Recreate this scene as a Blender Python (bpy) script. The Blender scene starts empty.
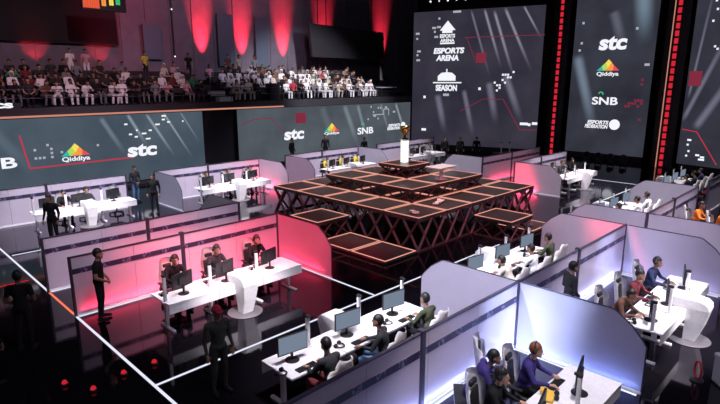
import bpy, bmesh, math, random
from mathutils import Vector, Matrix
random.seed(7)
scene = bpy.context.scene
COL = scene.collection
PI = math.pi

# ------------------------------------------------------------------ materials
def _nt(name):
    m = bpy.data.materials.new(name); m.use_nodes = True
    nt = m.node_tree; nt.nodes.clear()
    out = nt.nodes.new('ShaderNodeOutputMaterial')
    return m, nt, out

def mat(name, col, rough=.5, metal=0., emit=None, es=0., var=.12, scale=14., spec=.5, alpha=None):
    m, nt, out = _nt(name)
    b = nt.nodes.new('ShaderNodeBsdfPrincipled')
    tc = nt.nodes.new('ShaderNodeTexCoord')
    nz = nt.nodes.new('ShaderNodeTexNoise'); nz.inputs['Scale'].default_value = scale
    nt.links.new(tc.outputs['Object'], nz.inputs['Vector'])
    mr = nt.nodes.new('ShaderNodeMapRange')
    mr.inputs['To Min'].default_value = 1 - var; mr.inputs['To Max'].default_value = 1 + var
    nt.links.new(nz.outputs['Fac'], mr.inputs['Value'])
    vm = nt.nodes.new('ShaderNodeVectorMath'); vm.operation = 'SCALE'
    vm.inputs[0].default_value = col[:3]
    nt.links.new(mr.outputs['Result'], vm.inputs['Scale'])
    nt.links.new(vm.outputs['Vector'], b.inputs['Base Color'])
    b.inputs['Roughness'].default_value = rough; b.inputs['Metallic'].default_value = metal
    b.inputs['Specular IOR Level'].default_value = spec
    if emit:
        b.inputs['Emission Color'].default_value = (*emit, 1); b.inputs['Emission Strength'].default_value = es
    nt.links.new(b.outputs[0], out.inputs['Surface'])
    return m

def floor_mat():
    m, nt, out = _nt('polished_black_floor')
    d = nt.nodes.new('ShaderNodeBsdfDiffuse'); d.inputs['Color'].default_value = (.006, .005, .008, 1)
    g = nt.nodes.new('ShaderNodeBsdfGlossy'); g.inputs['Color'].default_value = (.92, .9, .95, 1)
    tc = nt.nodes.new('ShaderNodeTexCoord')
    nz = nt.nodes.new('ShaderNodeTexNoise'); nz.inputs['Scale'].default_value = 1.3; nz.inputs['Detail'].default_value = 4
    nt.links.new(tc.outputs['Object'], nz.inputs['Vector'])
    mr = nt.nodes.new('ShaderNodeMapRange'); mr.inputs['To Min'].default_value = .03; mr.inputs['To Max'].default_value = .10
    nt.links.new(nz.outputs['Fac'], mr.inputs['Value']); nt.links.new(mr.outputs['Result'], g.inputs['Roughness'])
    fr = nt.nodes.new('ShaderNodeFresnel'); fr.inputs['IOR'].default_value = 1.6
    mx = nt.nodes.new('ShaderNodeMixShader')
    nt.links.new(fr.outputs[0], mx.inputs[0]); nt.links.new(d.outputs[0], mx.inputs[1]); nt.links.new(g.outputs[0], mx.inputs[2])
    nt.links.new(mx.outputs[0], out.inputs['Surface'])
    return m

def frosted(name, col, trans=.28):
    m, nt, out = _nt(name)
    tc = nt.nodes.new('ShaderNodeTexCoord')
    nz = nt.nodes.new('ShaderNodeTexNoise'); nz.inputs['Scale'].default_value = 2.
    nt.links.new(tc.outputs['Object'], nz.inputs['Vector'])
    mr = nt.nodes.new('ShaderNodeMapRange'); mr.inputs['To Min'].default_value = .92; mr.inputs['To Max'].default_value = 1.05
    nt.links.new(nz.outputs['Fac'], mr.inputs['Value'])
    vm = nt.nodes.new('ShaderNodeVectorMath'); vm.operation = 'SCALE'; vm.inputs[0].default_value = col
    nt.links.new(mr.outputs['Result'], vm.inputs['Scale'])
    d = nt.nodes.new('ShaderNodeBsdfDiffuse'); t = nt.nodes.new('ShaderNodeBsdfTranslucent')
    nt.links.new(vm.outputs['Vector'], d.inputs['Color']); nt.links.new(vm.outputs['Vector'], t.inputs['Color'])
    g = nt.nodes.new('ShaderNodeBsdfGlossy'); g.inputs['Roughness'].default_value = .22
    a = nt.nodes.new('ShaderNodeMixShader'); a.inputs[0].default_value = trans
    nt.links.new(d.outputs[0], a.inputs[1]); nt.links.new(t.outputs[0], a.inputs[2])
    fr = nt.nodes.new('ShaderNodeFresnel'); fr.inputs['IOR'].default_value = 1.4
    b = nt.nodes.new('ShaderNodeMixShader')
    nt.links.new(fr.outputs[0], b.inputs[0]); nt.links.new(a.outputs[0], b.inputs[1]); nt.links.new(g.outputs[0], b.inputs[2])
    nt.links.new(b.outputs[0], out.inputs['Surface'])
    return m

def emis(name, col, s):
    m, nt, out = _nt(name)
    e = nt.nodes.new('ShaderNodeEmission'); e.inputs[0].default_value = (*col, 1); e.inputs[1].default_value = s
    nt.links.new(e.outputs[0], out.inputs['Surface'])
    return m

def band_mat():
    m, nt, out = _nt('printed_dark_band')
    b = nt.nodes.new('ShaderNodeBsdfPrincipled'); b.inputs['Roughness'].default_value = .45
    tc = nt.nodes.new('ShaderNodeTexCoord')
    sp = nt.nodes.new('ShaderNodeSeparateXYZ'); nt.links.new(tc.outputs['Object'], sp.inputs[0])
    def mth(op, a, v):
        n = nt.nodes.new('ShaderNodeMath'); n.operation = op
        nt.links.new(a, n.inputs[0])
        if isinstance(v, (int, float)): n.inputs[1].default_value = v
        else: nt.links.new(v, n.inputs[1])
        return n.outputs[0]
    fx = mth('FRACT', mth('MULTIPLY', sp.outputs['X'], 1.9), 0)
    inx = mth('MULTIPLY', mth('GREATER_THAN', fx, .3), mth('LESS_THAN', fx, .7))
    nz = nt.nodes.new('ShaderNodeTexNoise'); nz.inputs['Scale'].default_value = 22
    nt.links.new(tc.outputs['Object'], nz.inputs['Vector'])
    ms = mth('MULTIPLY', inx, mth('GREATER_THAN', nz.outputs['Fac'], .52))
    mx = nt.nodes.new('ShaderNodeMix'); mx.data_type = 'RGBA'
    nt.links.new(ms, mx.inputs['Factor'])
    mx.inputs[6].default_value = (.035, .028, .07, 1); mx.inputs[7].default_value = (.22, .19, .34, 1)
    nt.links.new(mx.outputs[2], b.inputs['Base Color'])
    nt.links.new(b.outputs[0], out.inputs['Surface'])
    return m

def screen_mat(name, c0, c1, streaks, strength=1., nscale=.35):
    """a lit LED wall: soft clouds plus diagonal light streaks, in the screen's own metres"""
    m, nt, out = _nt(name)
    N = nt.nodes.new; L = nt.links.new
    tc = N('ShaderNodeTexCoord')
    mul = N('ShaderNodeVectorMath'); mul.operation = 'MULTIPLY'; mul.inputs[1].default_value = (1, 0, 1)
    L(tc.outputs['Object'], mul.inputs[0]); P = mul.outputs[0]
    nz = N('ShaderNodeTexNoise'); nz.inputs['Scale'].default_value = nscale; nz.inputs['Detail'].default_value = 3
    L(P, nz.inputs['Vector'])
    cr = N('ShaderNodeMapRange'); cr.inputs['From Min'].default_value = .3; cr.inputs['From Max'].default_value = .7
    L(nz.outputs['Fac'], cr.inputs['Value'])
    mx = N('ShaderNodeMix'); mx.data_type = 'RGBA'; L(cr.outputs[0], mx.inputs['Factor'])
    mx.inputs[6].default_value = (*c0, 1); mx.inputs[7].default_value = (*c1, 1)
    acc = mx.outputs[2]
    for (x0, z0, x1, z1, w, col) in streaks:
        p = Vector((x0, 0, z0)); d = Vector((x1, 0, z1)) - p; Ln = d.length; d /= Ln
        n = Vector((-d.z, 0, d.x))
        sb = N('ShaderNodeVectorMath'); sb.operation = 'SUBTRACT'; L(P, sb.inputs[0]); sb.inputs[1].default_value = p
        t = N('ShaderNodeVectorMath'); t.operation = 'DOT_PRODUCT'; L(sb.outputs[0], t.inputs[0]); t.inputs[1].default_value = d / Ln
        q = N('ShaderNodeVectorMath'); q.operation = 'DOT_PRODUCT'; L(sb.outputs[0], q.inputs[0]); q.inputs[1].default_value = n
        ab = N('ShaderNodeMath'); ab.operation = 'ABSOLUTE'; L(q.outputs['Value'], ab.inputs[0])
        mr = N('ShaderNodeMapRange'); mr.interpolation_type = 'SMOOTHSTEP'
        mr.inputs['From Min'].default_value = 0; mr.inputs['From Max'].default_value = w
        mr.inputs['To Min'].default_value = 1; mr.inputs['To Max'].default_value = 0
        L(ab.outputs[0], mr.inputs['Value'])
        cp = N('ShaderNodeMath'); cp.operation = 'MULTIPLY'
        for ii, (f0, f1) in enumerate(((0., .10), (1., .35))):
            ff = N('ShaderNodeMapRange'); ff.interpolation_type = 'SMOOTHSTEP'
            ff.inputs['From Min'].default_value = min(f0, f1); ff.inputs['From Max'].default_value = max(f0, f1)
            ff.inputs['To Min'].default_value = 0. if f0 < f1 else 1.; ff.inputs['To Max'].default_value = 1. if f0 < f1 else 0.
            L(t.outputs['Value'], ff.inputs['Value']); L(ff.outputs[0], cp.inputs[ii])
        k = N('ShaderNodeMath'); k.operation = 'MULTIPLY'; L(mr.outputs[0], k.inputs[0]); L(cp.outputs[0], k.inputs[1])
        sc = N('ShaderNodeVectorMath'); sc.operation = 'SCALE'; sc.inputs[0].default_value = col; L(k.outputs[0], sc.inputs['Scale'])
        ad = N('ShaderNodeVectorMath'); ad.operation = 'ADD'; L(acc, ad.inputs[0]); L(sc.outputs[0], ad.inputs[1])
        acc = ad.outputs[0]
    e = N('ShaderNodeEmission'); L(acc, e.inputs[0]); e.inputs[1].default_value = strength
    L(e.outputs[0], out.inputs['Surface'])
    return m

M = dict(
    floor=floor_mat(),
    panel=frosted('frosted_lilac_panel', (.56, .52, .62)),
    board=frosted('lilac_laminate_board', (.66, .58, .70), .06),
    band=band_mat(),
    white=mat('white_laminate', (.85, .83, .86), .35),
    fin=mat('gloss_white_stand', (.9, .88, .9), .25),
    greydisc=mat('brushed_grey_disc', (.16, .15, .16), .35, .3),
    grey=mat('grey_plastic', (.3, .3, .33), .5),
    dark=mat('black_plastic', (.015, .015, .018), .45),
    steel=mat('dark_steel', (.05, .05, .06), .35, .7),
    rail=mat('dark_rail', (.07, .06, .09), .4, .4),
    chairblack=mat('black_leatherette', (.02, .02, .024), .5),
    chairwhite=mat('white_leatherette', (.8, .77, .76), .45),
    wall=mat('charcoal_wall', (.15, .135, .17), .75, var=.25, scale=1.5),
    wallblack=mat('black_drape', (.012, .011, .014), .9),
    slab=mat('balcony_concrete_painted_black', (.02, .018, .024), .7),
    tile=mat('stage_tile_dark', (.055, .045, .047), .3, var=.3, scale=3.),
    ledwarm=emis('led_edge_warm', (1., .42, .32), .95),
    ledwhite=emis('led_strip_white', (.82, .83, 1.), 1.0),
    ledhot=emis('led_strip_bright', (.75, .82, 1.), 1.3),
    ledorange=emis('led_strip_orange', (1., .22, .12), 1.0),
    ledred=emis('led_red', (1., .03, .05), .55),
    ledtower=emis('led_tower_red', (.80, .025, .05), .8),
    balcled=emis('balcony_led_strip', (.75, .30, .22), .8),
    truss=mat('lift_steel', (.12, .07, .08), .5, .4),
    display=emis('monitor_display', (.24, .30, .40), .75),
    lens=mat('camera_lens', (.02, .02, .03), .15),
    textwhite=emis('screen_white', (.92, .93, 1.), 1.),
    textdim=emis('screen_grey', (.42, .43, .48), 1.),
    textred=emis('screen_red', (.62, .03, .06), 1.),
    textredim=emis('screen_dim_red', (.22, .025, .05), 1.),
    green=emis('screen_green', (.05, .5, .2), 1.), yellow=emis('screen_yellow', (.95, .72, .12), 1.),
    orange=emis('screen_orange', (.95, .32, .06), 1.), red=emis('screen_emblem_red', (.8, .08, .1), 1.),
    lime=emis('screen_lime', (.45, .7, .12), 1.), teal=emis('screen_teal', (.03, .5, .4), 1.),
    gold=mat('trophy_gold', (.55, .42, .12), .25, 1.),
    pedestal=emis('lit_pedestal', (1., .97, .92), 1.1),
    ledred2=emis('sign_red', (.9, .12, .05), .9),
    cream=mat('cream_board', (.75, .72, .68), .5),
    lamp=emis('small_lamp', (.9, .92, 1.), 1.4),
    yellowp=mat('yellow_packet', (.85, .5, .06), .5),
    paper=mat('white_paper', (.85, .84, .84), .6),
    bluegrey=mat('blue_grey_panel', (.09, .12, .17), .6),
)
_cl = {}
def cloth(name, c):
    if name not in _cl: _cl[name] = mat('cloth_' + name, c, .85, var=.2, scale=25., spec=.2)
    return _cl[name]
C = dict(black=(.012, .012, .014), charcoal=(.035, .035, .04), white=(.78, .76, .78), cream=(.62, .56, .48), purple=(.05, .035, .17),
         navy=(.03, .04, .10), olive=(.06, .07, .04), red=(.38, .03, .05), darkred=(.16, .03, .04), green=(.03, .26, .15), yellow=(.6, .5, .06),
         orange=(.85, .2, .03), jeans=(.12, .2, .36), grey=(.2, .2, .22), brown=(.14, .07, .05), pink=(.6, .3, .36), teal=(.1, .32, .33), camo=(.05, .055, .045))
CM = {k: cloth(k, v) for k, v in C.items()}
SKIN = [mat('skin_light', (.52, .30, .21), .55), mat('skin_mid', (.36, .19, .12), .55), mat('skin_deep', (.2, .10, .06), .55)]
HAIRB = mat('hair_black', (.012, .010, .010), .5, scale=60.); HAIRG = mat('hair_auburn', (.20, .07, .02), .5, scale=60.)

# ------------------------------------------------------------------ mesh helpers
class B:
    def __init__(s): s.bm = bmesh.new(); s.mi = 0
    def _tag(s, vs):
        for f in {f for v in vs for f in v.link_faces}: f.material_index = s.mi
    def box(s, c, size, bev=0., rot=None, seg=2):
        r = bmesh.ops.create_cube(s.bm, size=1.)
        vs = r['verts']
        bmesh.ops.scale(s.bm, vec=size, verts=vs)
        if bev:
            es = list({e for v in vs for e in v.link_edges})
            q = bmesh.ops.bevel(s.bm, geom=es, offset=bev, segments=seg, profile=.5, affect='EDGES')
            vs = list({v for f in q['faces'] for v in f.verts} | {v for v in vs if v.is_valid})
        if rot is not None: bmesh.ops.rotate(s.bm, cent=(0, 0, 0), matrix=rot, verts=vs)
        bmesh.ops.translate(s.bm, vec=c, verts=vs)
        s._tag(vs); return s
    def cyl(s, p0, p1, r0, r1=None, n=12):
        r1 = r0 if r1 is None else r1
        p0, p1 = Vector(p0), Vector(p1); d = p1 - p0
        r = bmesh.ops.create_cone(s.bm, cap_ends=True, segments=n, radius1=r0, radius2=max(r1, 1e-4), depth=d.length)
        vs = r['verts']
        bmesh.ops.rotate(s.bm, cent=(0, 0, 0), matrix=d.to_track_quat('Z', 'Y').to_matrix(), verts=vs)
        bmesh.ops.translate(s.bm, vec=(p0 + p1) / 2, verts=vs)
        s._tag(vs); return s
    def ball(s, c, r, sc=(1, 1, 1), n=2):
        q = bmesh.ops.create_icosphere(s.bm, subdivisions=n, radius=r)
        bmesh.ops.scale(s.bm, vec=sc, verts=q['verts']); bmesh.ops.translate(s.bm, vec=c, verts=q['verts'])
        s._tag(q['verts']); return s
    def cap(s, p0, p1, r0, r1=None, n=12):
        r1 = r0 if r1 is None else r1
        s.cyl(p0, p1, r0, r1, n); s.ball(p0, r0); s.ball(p1, r1); return s
    def prism(s, pts, axis, lo, hi):
        def P(a, b, w):
            return {'x': (w, a, b), 'y': (a, w, b), 'z': (a, b, w)}[axis]
        v0 = [s.bm.verts.new(P(a, b, lo)) for a, b in pts]; v1 = [s.bm.verts.new(P(a, b, hi)) for a, b in pts]
        n = len(pts); fs = [s.bm.faces.new(v0), s.bm.faces.new(v1[::-1])]
        for i in range(n): fs.append(s.bm.faces.new((v0[i], v1[i], v1[(i + 1) % n], v0[(i + 1) % n])))
        bmesh.ops.recalc_face_normals(s.bm, faces=fs)
        for f in fs: f.material_index = s.mi
        return s
    def lathe(s, prof, c=(0, 0, 0), n=20):
        rings = []
        for r, z in prof:
            rings.append([s.bm.verts.new((c[0] + r * math.cos(2 * PI * i / n), c[1] + r * math.sin(2 * PI * i / n), c[2] + z)) for i in range(n)])
        for a, b in zip(rings, rings[1:]):
            for i in range(n): s.bm.faces.new((a[i], a[(i + 1) % n], b[(i + 1) % n], b[i])).material_index = s.mi
        s.bm.faces.new(rings[0][::-1]); s.bm.faces.new(rings[-1]); return s
    def mesh(s, name, smooth=False):
        me = bpy.data.meshes.new(name); s.bm.to_mesh(me); s.bm.free()
        if smooth:
            for p in me.polygons: p.use_smooth = True
        return me

_mc = {}
def cached(key, fn):
    if key not in _mc: _mc[key] = fn()
    return _mc[key]

def link(name, me, m=None, parent=None, loc=(0, 0, 0), rz=0.):
    o = bpy.data.objects.new(name, me); COL.objects.link(o)
    o.location = loc; o.rotation_euler = (0, 0, rz)
    if parent: o.parent = parent
    if m is not None:
        ms = m if isinstance(m, (list, tuple)) else [m]
        if me.materials and len(me.materials) == len(ms):
            for i, x in enumerate(ms):
                o.material_slots[i].link = 'OBJECT'; o.material_slots[i].material = x
        else:
            for x in ms: me.materials.append(x)
    return o

def obj(name, b, m, parent=None, loc=(0, 0, 0), rz=0., smooth=False):
    return link(name, b.mesh(name, smooth), m, parent, loc, rz)

def tag(o, label=None, cat=None, group=None, kind=None):
    if label: o['label'] = label
    if cat: o['category'] = cat
    if group: o['group'] = group
    if kind: o['kind'] = kind
    return o

def thing(name, label, cat, loc=(0, 0, 0), rz=0., group=None):
    o = bpy.data.objects.new(name, None); COL.objects.link(o)
    o.empty_display_size = .2; o.location = loc; o.rotation_euler = (0, 0, rz)
    return tag(o, label, cat, group)

def ordw(i): return ['first', 'second', 'third', 'fourth', 'fifth', 'sixth', 'seventh', 'eighth', 'ninth', 'tenth', 'eleventh', 'twelfth', 'thirteenth', 'fourteenth', 'fifteenth', 'sixteenth', 'seventeenth', 'eighteenth', 'nineteenth', 'twentieth'][i] if i < 20 else '%dth' % (i + 1)

# ------------------------------------------------------------------ people
def V(*a): return Vector(a)
def pose_joints(kind):
    J = {}
    if kind == 'typing':
        J = dict(pel=V(0, 0, .57), wai=V(0, -.02, .74), che=V(0, -.07, .95), nek=V(0, -.11, 1.12), hed=V(0, -.16, 1.275),
                 sh=V(.185, -.08, 1.04), el=V(.27, -.20, .83), wr=V(.17, -.43, .80), hd=V(-.10, -1, -.08),
                 hip=V(.095, -.02, .55), kn=V(.15, -.44, .54), an=V(.14, -.42, .09), toe=V(.15, -.60, .045))
    elif kind == 'leaning':
        J = dict(pel=V(0, 0, .57), wai=V(0, -.06, .73), che=V(0, -.19, .92), nek=V(0, -.28, 1.06), hed=V(0, -.36, 1.19),
                 sh=V(.18, -.21, 1.0), el=V(.29, -.30, .80), wr=V(.13, -.50, .80), hd=V(-.4, -1, -.05),
                 hip=V(.095, -.02, .55), kn=V(.16, -.43, .54), an=V(.17, -.36, .09), toe=V(.19, -.54, .045))
    elif kind == 'resting':
        J = dict(pel=V(0, 0, .55), wai=V(0, .02, .72), che=V(0, .03, .94), nek=V(0, .01, 1.12), hed=V(0, -.03, 1.275),
                 sh=V(.185, .02, 1.04), el=V(.25, -.03, .78), wr=V(.13, -.24, .68), hd=V(-.25, -1, -.2),
                 hip=V(.095, -.02, .53), kn=V(.14, -.44, .53), an=V(.13, -.44, .09), toe=V(.14, -.62, .045))
    elif kind == 'standing':
        J = dict(pel=V(0, 0, .96), wai=V(0, 0, 1.10), che=V(0, -.01, 1.30), nek=V(0, -.01, 1.47), hed=V(0, -.04, 1.625),
                 sh=V(.19, 0, 1.40), el=V(.25, .03, 1.12), wr=V(.26, -.07, .88), hd=V(-.05, -.25, -1),
                 hip=V(.09, 0, .92), kn=V(.11, -.01, .50), an=V(.12, .03, .09), toe=V(.14, -.15, .045))
    elif kind == 'clasped':
        J = dict(pel=V(0, 0, .96), wai=V(0, 0, 1.10), che=V(0, -.01, 1.30), nek=V(0, -.01, 1.47), hed=V(0, -.05, 1.62),
                 sh=V(.19, 0, 1.40), el=V(.26, .0, 1.12), wr=V(.09, -.19, .97), hd=V(-.9, -.25, -.35),
                 hip=V(.09, 0, .92), kn=V(.11, -.01, .50), an=V(.12, .03, .09), toe=V(.14, -.15, .045))
    return J
MX = lambda v, s: Vector((v.x * s, v.y, v.z))

def body_mesh(kind, sleeve='long', robe=False, fat=1.):
    J = pose_joints(kind)
    b = B(); bones = []
    def cap(p0, p1, r0, r1, mi):
        b.cap(p0, p1, r0, r1); bones.append((p0, p1, r0, r1, mi))
    seated = kind in ('typing', 'leaning', 'resting')
    # torso
    for p, r, sc in ((J['pel'], .125, (1.3, 1.0, .95)), (J['wai'], .115, (1.25, .9, 1.1)), (J['che'], .13, (1.3, .9, 1.25))):
        b.ball(p, r * fat, sc, 3)
    cap(J['pel'], J['che'], .12 * fat, .12 * fat, 0)
    cap(J['che'], J['nek'] - V(0, 0, .05), .11, .07, 0)
    cap(MX(J['sh'], .95), MX(J['sh'], -.95), .068, .068, 0)
    cap(J['nek'] - V(0, 0, .04), J['hed'], .052, .050, 2)
    h = J['hed']
    b.ball(h + V(0, .012, .02), .1, (.80, .95, 1.08), 3); b.ball(h + V(0, -.035, -.055), .062, (.9, .95, 1.0), 3)
    b.cyl(h + V(0, -.085, .02), h + V(0, -.108, -.022), .012, .020, 8); b.ball(h + V(0, -.104, -.022), .018)
    b.ball(h + V(0, -.078, .034), .05, (1.15, .4, .25))
    b.ball(h + V(0, -.088, -.062), .024, (1.2, .6, .5)); b.ball(h + V(0, -.076, -.10), .028)
    for s in (1, -1): b.ball(h + V(.082 * s, .012, -.005), .028, (.4, .8, 1.2))
    bones.append((h, h + V(0, -.02, -.03), .10, .10, 2))
    for s in (1, -1):
        sh, el, wr = MX(J['sh'], s), MX(J['el'], s), MX(J['wr'], s); hd = MX(J['hd'], s).normalized()
        cap(sh, sh.lerp(el, .6), .060, .052, 0); cap(sh.lerp(el, .6), el, .050, .044, 0 if sleeve == 'long' else 2)
        cap(el, wr - hd * .01, .043, .030, 0 if sleeve == 'long' else 2)
        pe = wr + hd * .085
        cap(wr, pe, .029, .031, 2)
        hip, kn, an, toe = [MX(J[k], s) for k in ('hip', 'kn', 'an', 'toe')]
        r = 1.18 if robe else 1.
        cap(hip, kn, .088 * r, .062 * r, 1); cap(kn, an + V(0, 0, .03), .060 * r, .042 * (1.5 if robe else 1), 1)
        cap(an - V(0, 0, .035), toe, .047, .040, 3); b.ball(an + V(0, .03, -.04), .045)
        bones.append((an + V(0, .03, -.04), an, .045, .045, 3))
    if robe and not seated:
        cap(J['pel'], V(0, 0, .22), .17, .19, 1)
    me = b.mesh('person_raw')
    o = bpy.data.objects.new('person_raw', me); COL.objects.link(o)
    rm = o.modifiers.new('r', 'REMESH'); rm.mode = 'VOXEL'; rm.voxel_size = .017
    sm = o.modifiers.new('s', 'SMOOTH'); sm.factor = .5; sm.iterations = 3
    dg = bpy.context.evaluated_depsgraph_get(); dg.update()
    ev = o.evaluated_get(dg); me2 = bpy.data.meshes.new_from_object(ev)
    bpy.data.objects.remove(o); bpy.data.meshes.remove(me)
    bm = bmesh.new(); bm.from_mesh(me2)
    for f in bm.faces:
        c = f.calc_center_median(); best = 1e9; mi = 0
        for p0, p1, r0, r1, m in bones:
            d = p1 - p0; t = max(0, min(1, (c - p0).dot(d) / max(d.length_squared, 1e-9)))
            q = (c - p0 - d * t).length - (r0 + (r1 - r0) * t)
            if q < best: best = q; mi = m
        f.material_index = mi; f.smooth = True
    hl = h + V(0, -.09, 0)
    for f in bm.faces:          # lips
        c = f.calc_center_median() - h
        if c.y < -.07 and abs(c.x) < .028 and -.075 < c.z < -.052: f.material_index = 4
    # separate fingers, rooted inside the palm, bent at a knuckle; thumb from the side of the palm
    t = B(); t.bm.free(); t.bm = bm
    for s in (1, -1):
        wr = MX(J['wr'], s); hd = MX(J['hd'], s).normalized()
        up = V(0, 0, 1) if abs(hd.z) < .8 else V(0, -1, 0)
        side = hd.cross(up).normalized(); dn = -hd.cross(side).normalized()
        if dn.dot(up) > 0: dn = -dn
        t.mi = 2
        inner = 1 if side.dot(V(-s, 0, 0)) > 0 else -1
        for k, (off, ln) in enumerate(((.026, .070), (.009, .080), (-.009, .074), (-.026, .058))):
            p0 = wr + hd * .075 + side * off * inner; p1 = p0 + hd * ln * .6 + dn * .008; p2 = p1 + hd * ln * .42 + dn * ln * .38
            t.cyl(p0, p1, .0095, .0088, 6); t.ball(p1, .0088, n=1); t.cyl(p1, p2, .0085, .0065, 6); t.ball(p2, .0066, n=1)
        p0 = wr + hd * .03 + side * .018 * inner; p1 = p0 + (hd * .6 + side * .75 * inner).normalized() * .048; p2 = p1 + (hd * .9 + side * .15 * inner + dn * .3).normalized() * .034
        t.cyl(p0, p1, .012, .0105, 6); t.ball(p1, .0105, n=1); t.cyl(p1, p2, .010, .008, 6); t.ball(p2, .008, n=1)
    t.mi = 5
    for s in (1, -1):
        t.ball(h + V(.032 * s, -.083, .012), .0105, (1.25, .7, .75), 1)
    me2.materials.clear()
    for i in range(6): me2.materials.append(LIP)
    bm.to_mesh(me2); bm.free()
    return me2

def shell(h, cut, r=.1, sc=(.86, 1.0, 1.1), off=(0, .014, .028), n=4):
    b = B(); b.ball(off, r * 1.06, sc, n)
    dele = [f for f in b.bm.faces if not cut(f.calc_center_median())]
    bmesh.ops.delete(b.bm, geom=dele, context='FACES')
    r2 = bmesh.ops.solidify(b.bm, geom=b.bm.faces[:], thickness=.012)
    bmesh.ops.translate(b.bm, vec=h, verts=b.bm.verts[:])
    return b
def hair_mesh(kind):
    h = pose_joints(kind)['hed']
    return shell(h, lambda c: (c.z > .052 - .5 * max(0, c.y + .02) and c.y > -.105) or (c.y > .03 and c.z > -.07)).mesh('hair', True)
def cap_mesh(kind):
    h = pose_joints(kind)['hed']
    b = shell(h, lambda c: c.z > .05, r=.106)
    b.prism([(h.x + .075 * math.cos(a), h.y - .085 + .085 * math.sin(a)) for a in [PI + i * PI / 8 for i in range(9)]], 'z', h.z + .052, h.z + .062)
    return b.mesh('cap', True)
def scarf_mesh(kind):
    h = pose_joints(kind)['hed']
    b = shell(h, lambda c: c.z > .06 or (c.y > .0 and c.z > -.14), r=.112, sc=(.95, 1., 1.25), off=(0, .02, .0))
    return b.mesh('headscarf', True)
def headset_mesh(kind):
    h = pose_joints(kind)['hed']; b = B()
    pts = [h + V(.098 * math.cos(a), .01, .02 + .125 * math.sin(a)) for a in [i * PI / 10 for i in range(11)]]
    for p, q in zip(pts, pts[1:]): b.cyl(p, q, .013, .013, 8)
    for s in (1, -1): b.cyl(h + V(.078 * s, .01, .0), h + V(.112 * s, .01, .0), .042, .036, 14)
    b.cyl(h + V(.1, -.01, -.03), h + V(.045, -.115, -.075), .005, .005, 6); b.ball(h + V(.045, -.115, -.075), .011)
    return b.mesh('headset', True)

def person(kind, loc, rz, label, shirt='black', pants='black', skin=1, hair=True, sleeve='long', headset=False, cap=None,
           robe=False, group=None, scale=1., hairm=None, scarf=False, shoes=None):
    me = cached(('body', kind, sleeve, robe), lambda: body_mesh(kind, sleeve, robe))
    o = link('person', me, [CM[shirt], CM[pants], SKIN[skin], shoes or CM['black'], LIP, HAIRB], None, loc, rz)
    o.scale = (scale,) * 3
    tag(o, label, 'person', group)
    if scarf: link('headscarf', cached(('scarf', kind), lambda: scarf_mesh(kind)), [CM['white']], o)
    elif cap: link('cap', cached(('cap', kind), lambda: cap_mesh(kind)), [CM[cap]], o)
    elif hair: link('hair', cached(('hair', kind), lambda: hair_mesh(kind)), [hairm or HAIRB], o)
    if headset: link('headset', cached(('headset', kind), lambda: headset_mesh(kind)), [M['dark']], o)
    return o
LIP = mat('lips', (.3, .12, .10), .5)

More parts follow.
